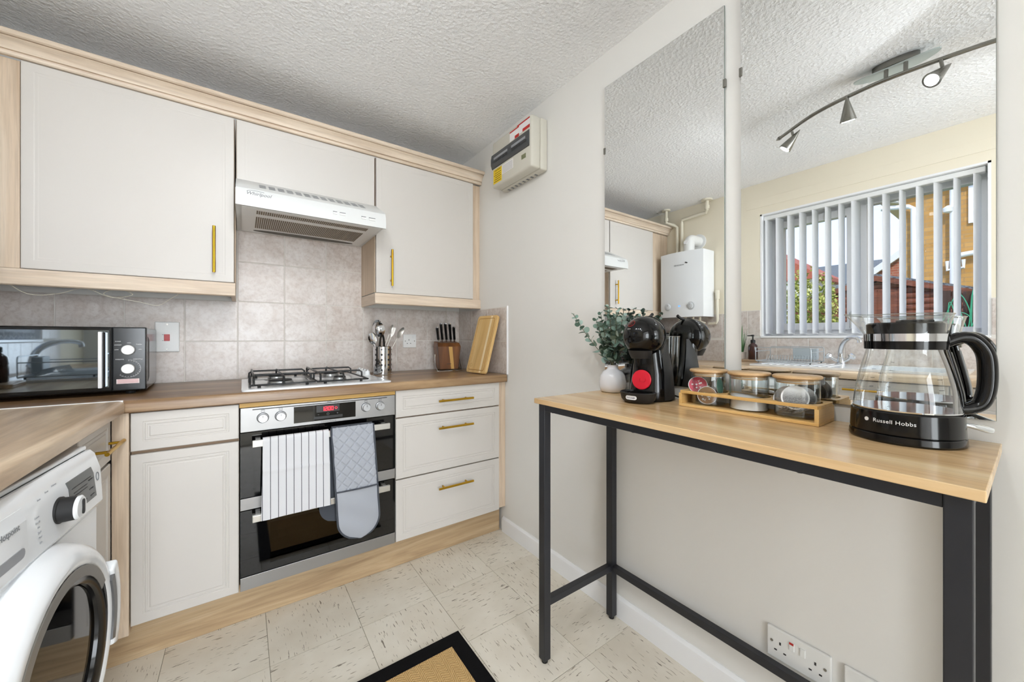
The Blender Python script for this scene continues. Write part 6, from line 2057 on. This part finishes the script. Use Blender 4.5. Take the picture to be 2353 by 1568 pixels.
_n = noise(M_['shed_brown'], coords(M_['shed_brown'], (6, 6, 40)), 1.0, 3); setcol(M_['shed_brown'], ramp(M_['shed_brown'], _n, [(0.3, srgb(92, 46, 28)), (0.7, srgb(140, 78, 52))]))
paint('render_white', (236, 236, 232), 0.8)
m = paint('garden_grass', (96, 128, 64), 0.95)
gd = struct('ground', bx(-60, LW - WT_ - 0.001, -40, 40, -0.35, -0.25), M_['garden_grass'])

def far(x, px, py):
    pass
# yellow brick house
yh = thing('brick_house', 'yellow brick house with white downpipes beyond the window', 'house', (-11, -4, -0.25))
HX = -9.0
part(yh, 'wall', bx(HX - 4, HX, -8, -0.86, -0.25, 4.6), M_['yellow_brick'])
part(yh, 'eaves_board', bx(HX - 4, HX + 0.25, -0.86, -0.52, 3.74, 3.90), M_['pvc_white'])
part(yh, 'roof', prism(new_bm(), [(-0.45, 3.90), (-0.45, 4.0), (-4.4, 7.2), (-8.5, 4.0), (-8.5, 3.9)], 'X', HX - 4.2, HX + 0.3), M_['slate_roof'])
part(yh, 'soffit', prism(new_bm(), [(-0.50, 3.74), (-0.86, 3.74), (-0.86, 3.58)], 'X', HX, HX + 0.22), M_['pvc_white'])
part(yh, 'downpipe', tb([(HX + 0.12, -0.62, 3.53), (HX + 0.10, -0.98, 3.47), (HX + 0.09, -1.05, 3.42), (HX + 0.09, -1.06, -0.25)], 0.045, 10), M_['pvc_white'], smooth=40)
part(yh, 'soil_pipe', tb([(HX + 0.09, -1.525, 4.6), (HX + 0.09, -1.525, -0.25)], 0.045, 10), M_['pvc_white'], smooth=40)
part(yh, 'branch_pipe', tb([(HX + 0.09, -1.525, 2.42), (HX + 0.09, -1.60, 2.46), (HX + 0.09, -1.80, 2.48)], 0.045, 10), M_['pvc_white'], smooth=40)
part(yh, 'branch_pipe', tb([(HX + 0.09, -1.455, 2.38), (HX + 0.09, -1.455, 2.22), (HX + 0.09, -1.64, 2.24), (HX + 0.09, -1.64, 2.38)], 0.026, 8), M_['pvc_white'], smooth=40)
bm = new_bm(); lathe(bm, [(0, -.07), (.06, -.04), (.07, .03), (.02, .07)], 12, (HX + 0.12, -1.47, 3.28))
part(yh, 'outside_lamp', bm, M_['pvc_white'], smooth=40)
w_1 = part(yh, 'window', bx(HX, HX + 0.04, -2.7, -1.69, 3.0, 4.2), M_['pvc_white'])
part(w_1, 'pane', bx(HX + 0.035, HX + 0.045, -2.6, -1.79, 3.1, 4.1), M_['black_glass'])
# far houses
rh = thing('brick_house', 'red brick gable with white bargeboards behind the shed', 'house', (-15, 0.3, -0.25))
part(rh, 'wall', prism(new_bm(), [(-0.8, -0.25), (2.0, -0.25), (2.0, 1.75), (0.0, 3.42), (-0.8, 3.42)], 'X', -18, -15), M_['red_brick'])
part(rh, 'bargeboard', prism(new_bm(), [(2.2, 1.62), (2.2, 1.86), (0.0, 3.62), (0.0, 3.40)], 'X', -15, -14.85), M_['pvc_white'])
gh = thing('grey_roof_house', 'distant house with a grey slate roof seen through the left pane', 'house', (-22, 3, -0.25))
part(gh, 'wall', bx(-26, -22, 1.7, 5.5, -0.25, 3.2), M_['render_white'])
part(gh, 'roof', prism(new_bm(), [(-21.7, 3.1), (-23.2, 4.55), (-26.4, 3.1)], 'Y', 1.55, 5.7), M_['slate_roof'])
th_ = thing('red_roof_house', 'distant white house with a red tiled roof at the far left', 'house', (-17, 4.5, -0.25))
part(th_, 'wall', bx(-20, -17, 2.75, 6.5, -0.25, 3.3), M_['render_white'])
part(th_, 'roof', prism(new_bm(), [(2.5, 3.25), (2.5, 3.40), (4.9, 5.1), (7.0, 3.4), (7.0, 3.25)], 'X', -20.2, -16.8), M_['clay_roof'])
# garden shed
sh = thing('garden_shed', 'brown timber garden shed with log boards outside the window', 'shed', (-6.6, -1.1, -0.25))
SXF = -5.6
ridge_y, ridge_z, e0, e1, ez = -1.14, 1.86, -2.15, -0.13, 1.555
bmw = prism(new_bm(), [(e0, -0.25), (e1, -0.25), (e1, ez - 0.02), (ridge_y, ridge_z - 0.06), (e0, ez - 0.02)], 'X', SXF - 2.0, SXF - 0.03)
part(sh, 'frame', bmw, M_['shed_brown'])
z = -0.24
bh = 0.075
while z < ridge_z - 0.14:
    zt_ = min(z + bh, ridge_z - 0.08)
    k = max(0.0, (zt_ - ez) / (ridge_z - ez))
    y0 = e0 + (ridge_y - e0) * k; y1 = e1 + (ridge_y - e1) * k
    bm = prism(new_bm(), [(SXF - 0.03, z), (SXF - 0.012, z + 0.003), (SXF + 0.002, z + bh * 0.35), (SXF, z + bh * 0.7), (SXF - 0.016, zt_ - 0.003), (SXF - 0.03, zt_)], 'Y', y0, y1)
    part(sh, 'board', bm, M_['shed_brown'], smooth=40)
    z += bh
part(sh, 'door', bx(SXF, SXF + 0.03, -1.345, -1.15, -0.2, 1.67), M_['shed_brown'])
for a in ((-1.385, -1.345), (-1.15, -1.11)):
    part(sh, 'door_post', bx(SXF, SXF + 0.04, a[0], a[1], -0.2, 1.69), M_['shed_brown'])
for s, ye in ((1, e1 + 0.12), (-1, e0 - 0.12)):
    ez2 = ez - 0.04
    part(sh, 'fascia', prism(new_bm(), [(ye, ez2), (ye, ez2 - 0.06), (ridge_y, ridge_z - 0.05), (ridge_y, ridge_z + 0.02)], 'X', SXF + 0.02, SXF + 0.06), M_['shed_brown'])
    part(sh, 'roof', prism(new_bm(), [(ye, ez2), (ye, ez2 + 0.03), (ridge_y, ridge_z + 0.05), (ridge_y, ridge_z + 0.02)], 'X', SXF - 2.2, SXF + 0.02), M_['slate_roof'])
# dark fence boards with green netting at the right
fe = thing('garden_fence', 'dark vertical fence boards with green netting right of the shed', 'fence', (-4.9, -2.0, -0.25))
for k in range(7):
    y = -1.80 - k * 0.075
    part(fe, 'board', bx(-5.0, -4.97, y - 0.033, y + 0.033, -0.25, 1.58 - 0.01 * k), base_mat('fence_dark', srgb(70, 48, 38), 0.8) if 'fence_dark' not in bpy.data.materials else bpy.data.materials['fence_dark'])
nt = base_mat('net_green', srgb(70, 170, 130), 0.6)
rn = random.Random(9)
for k in range(5):
    pts = [(-4.93, -1.78 - 0.07 * j + rn.uniform(-.05, .05), 1.25 + rn.uniform(-.2, .36)) for j in range(6)]
    part(fe, 'netting', tb(spline(pts, 5), 0.0045, 5), nt)
# shrub
shb = thing('garden_shrub', 'yellow green leafy shrub outside the left window pane', 'shrub', (-4.4, -0.73, -0.25))
m = paint('shrub_leaf', (170, 176, 74), 0.6)
_n = noise(m, coords(m), 9, 3); setcol(m, ramp(m, _n, [(0.3, srgb(96, 112, 40)), (0.5, srgb(170, 176, 76)), (0.7, srgb(226, 220, 140))]))
bm = new_bm()
rs = random.Random(3)
for k in range(6500):
    a = rs.uniform(0, 2 * PI); zz = rs.uniform(0.1, 1.0); r = 0.60 * math.sqrt(rs.random()) * (0.55 + 0.6 * math.sin(PI * min(1, zz * 0.9)))
    c = Vector((-4.4 + r * 0.5 * math.cos(a), -0.73 + r * 0.55 * math.sin(a), -0.2 + 2.05 * zz * (1 - 0.22 * (r / 0.7) ** 2) + 0.10 * math.sin(a * 3)))
    d = Vector((rs.uniform(-1, 1), rs.uniform(-1, 1), rs.uniform(-1, 1))).normalized(); e = d.orthogonal().normalized()
    s = rs.uniform(0.016, 0.030)
    bm.faces.new([bm.verts.new(c + d * s), bm.verts.new(c + e * s * 0.5), bm.verts.new(c - d * s), bm.verts.new(c - e * s * 0.5)])
part(shb, 'foliage', bm, M_['shrub_leaf'], kind='stuff')
for k in range(5):
    a = k * 1.25
    part(shb, 'stem', tb([(-4.4, -0.73, -0.25), (-4.4 + 0.1 * math.cos(a), -0.73 + 0.1 * math.sin(a), 0.6), (-4.4 + 0.15 * math.cos(a), -0.73 + 0.16 * math.sin(a), 1.3)], [0.02, 0.014, 0.006], 6), M_['eucalyptus_stem'])
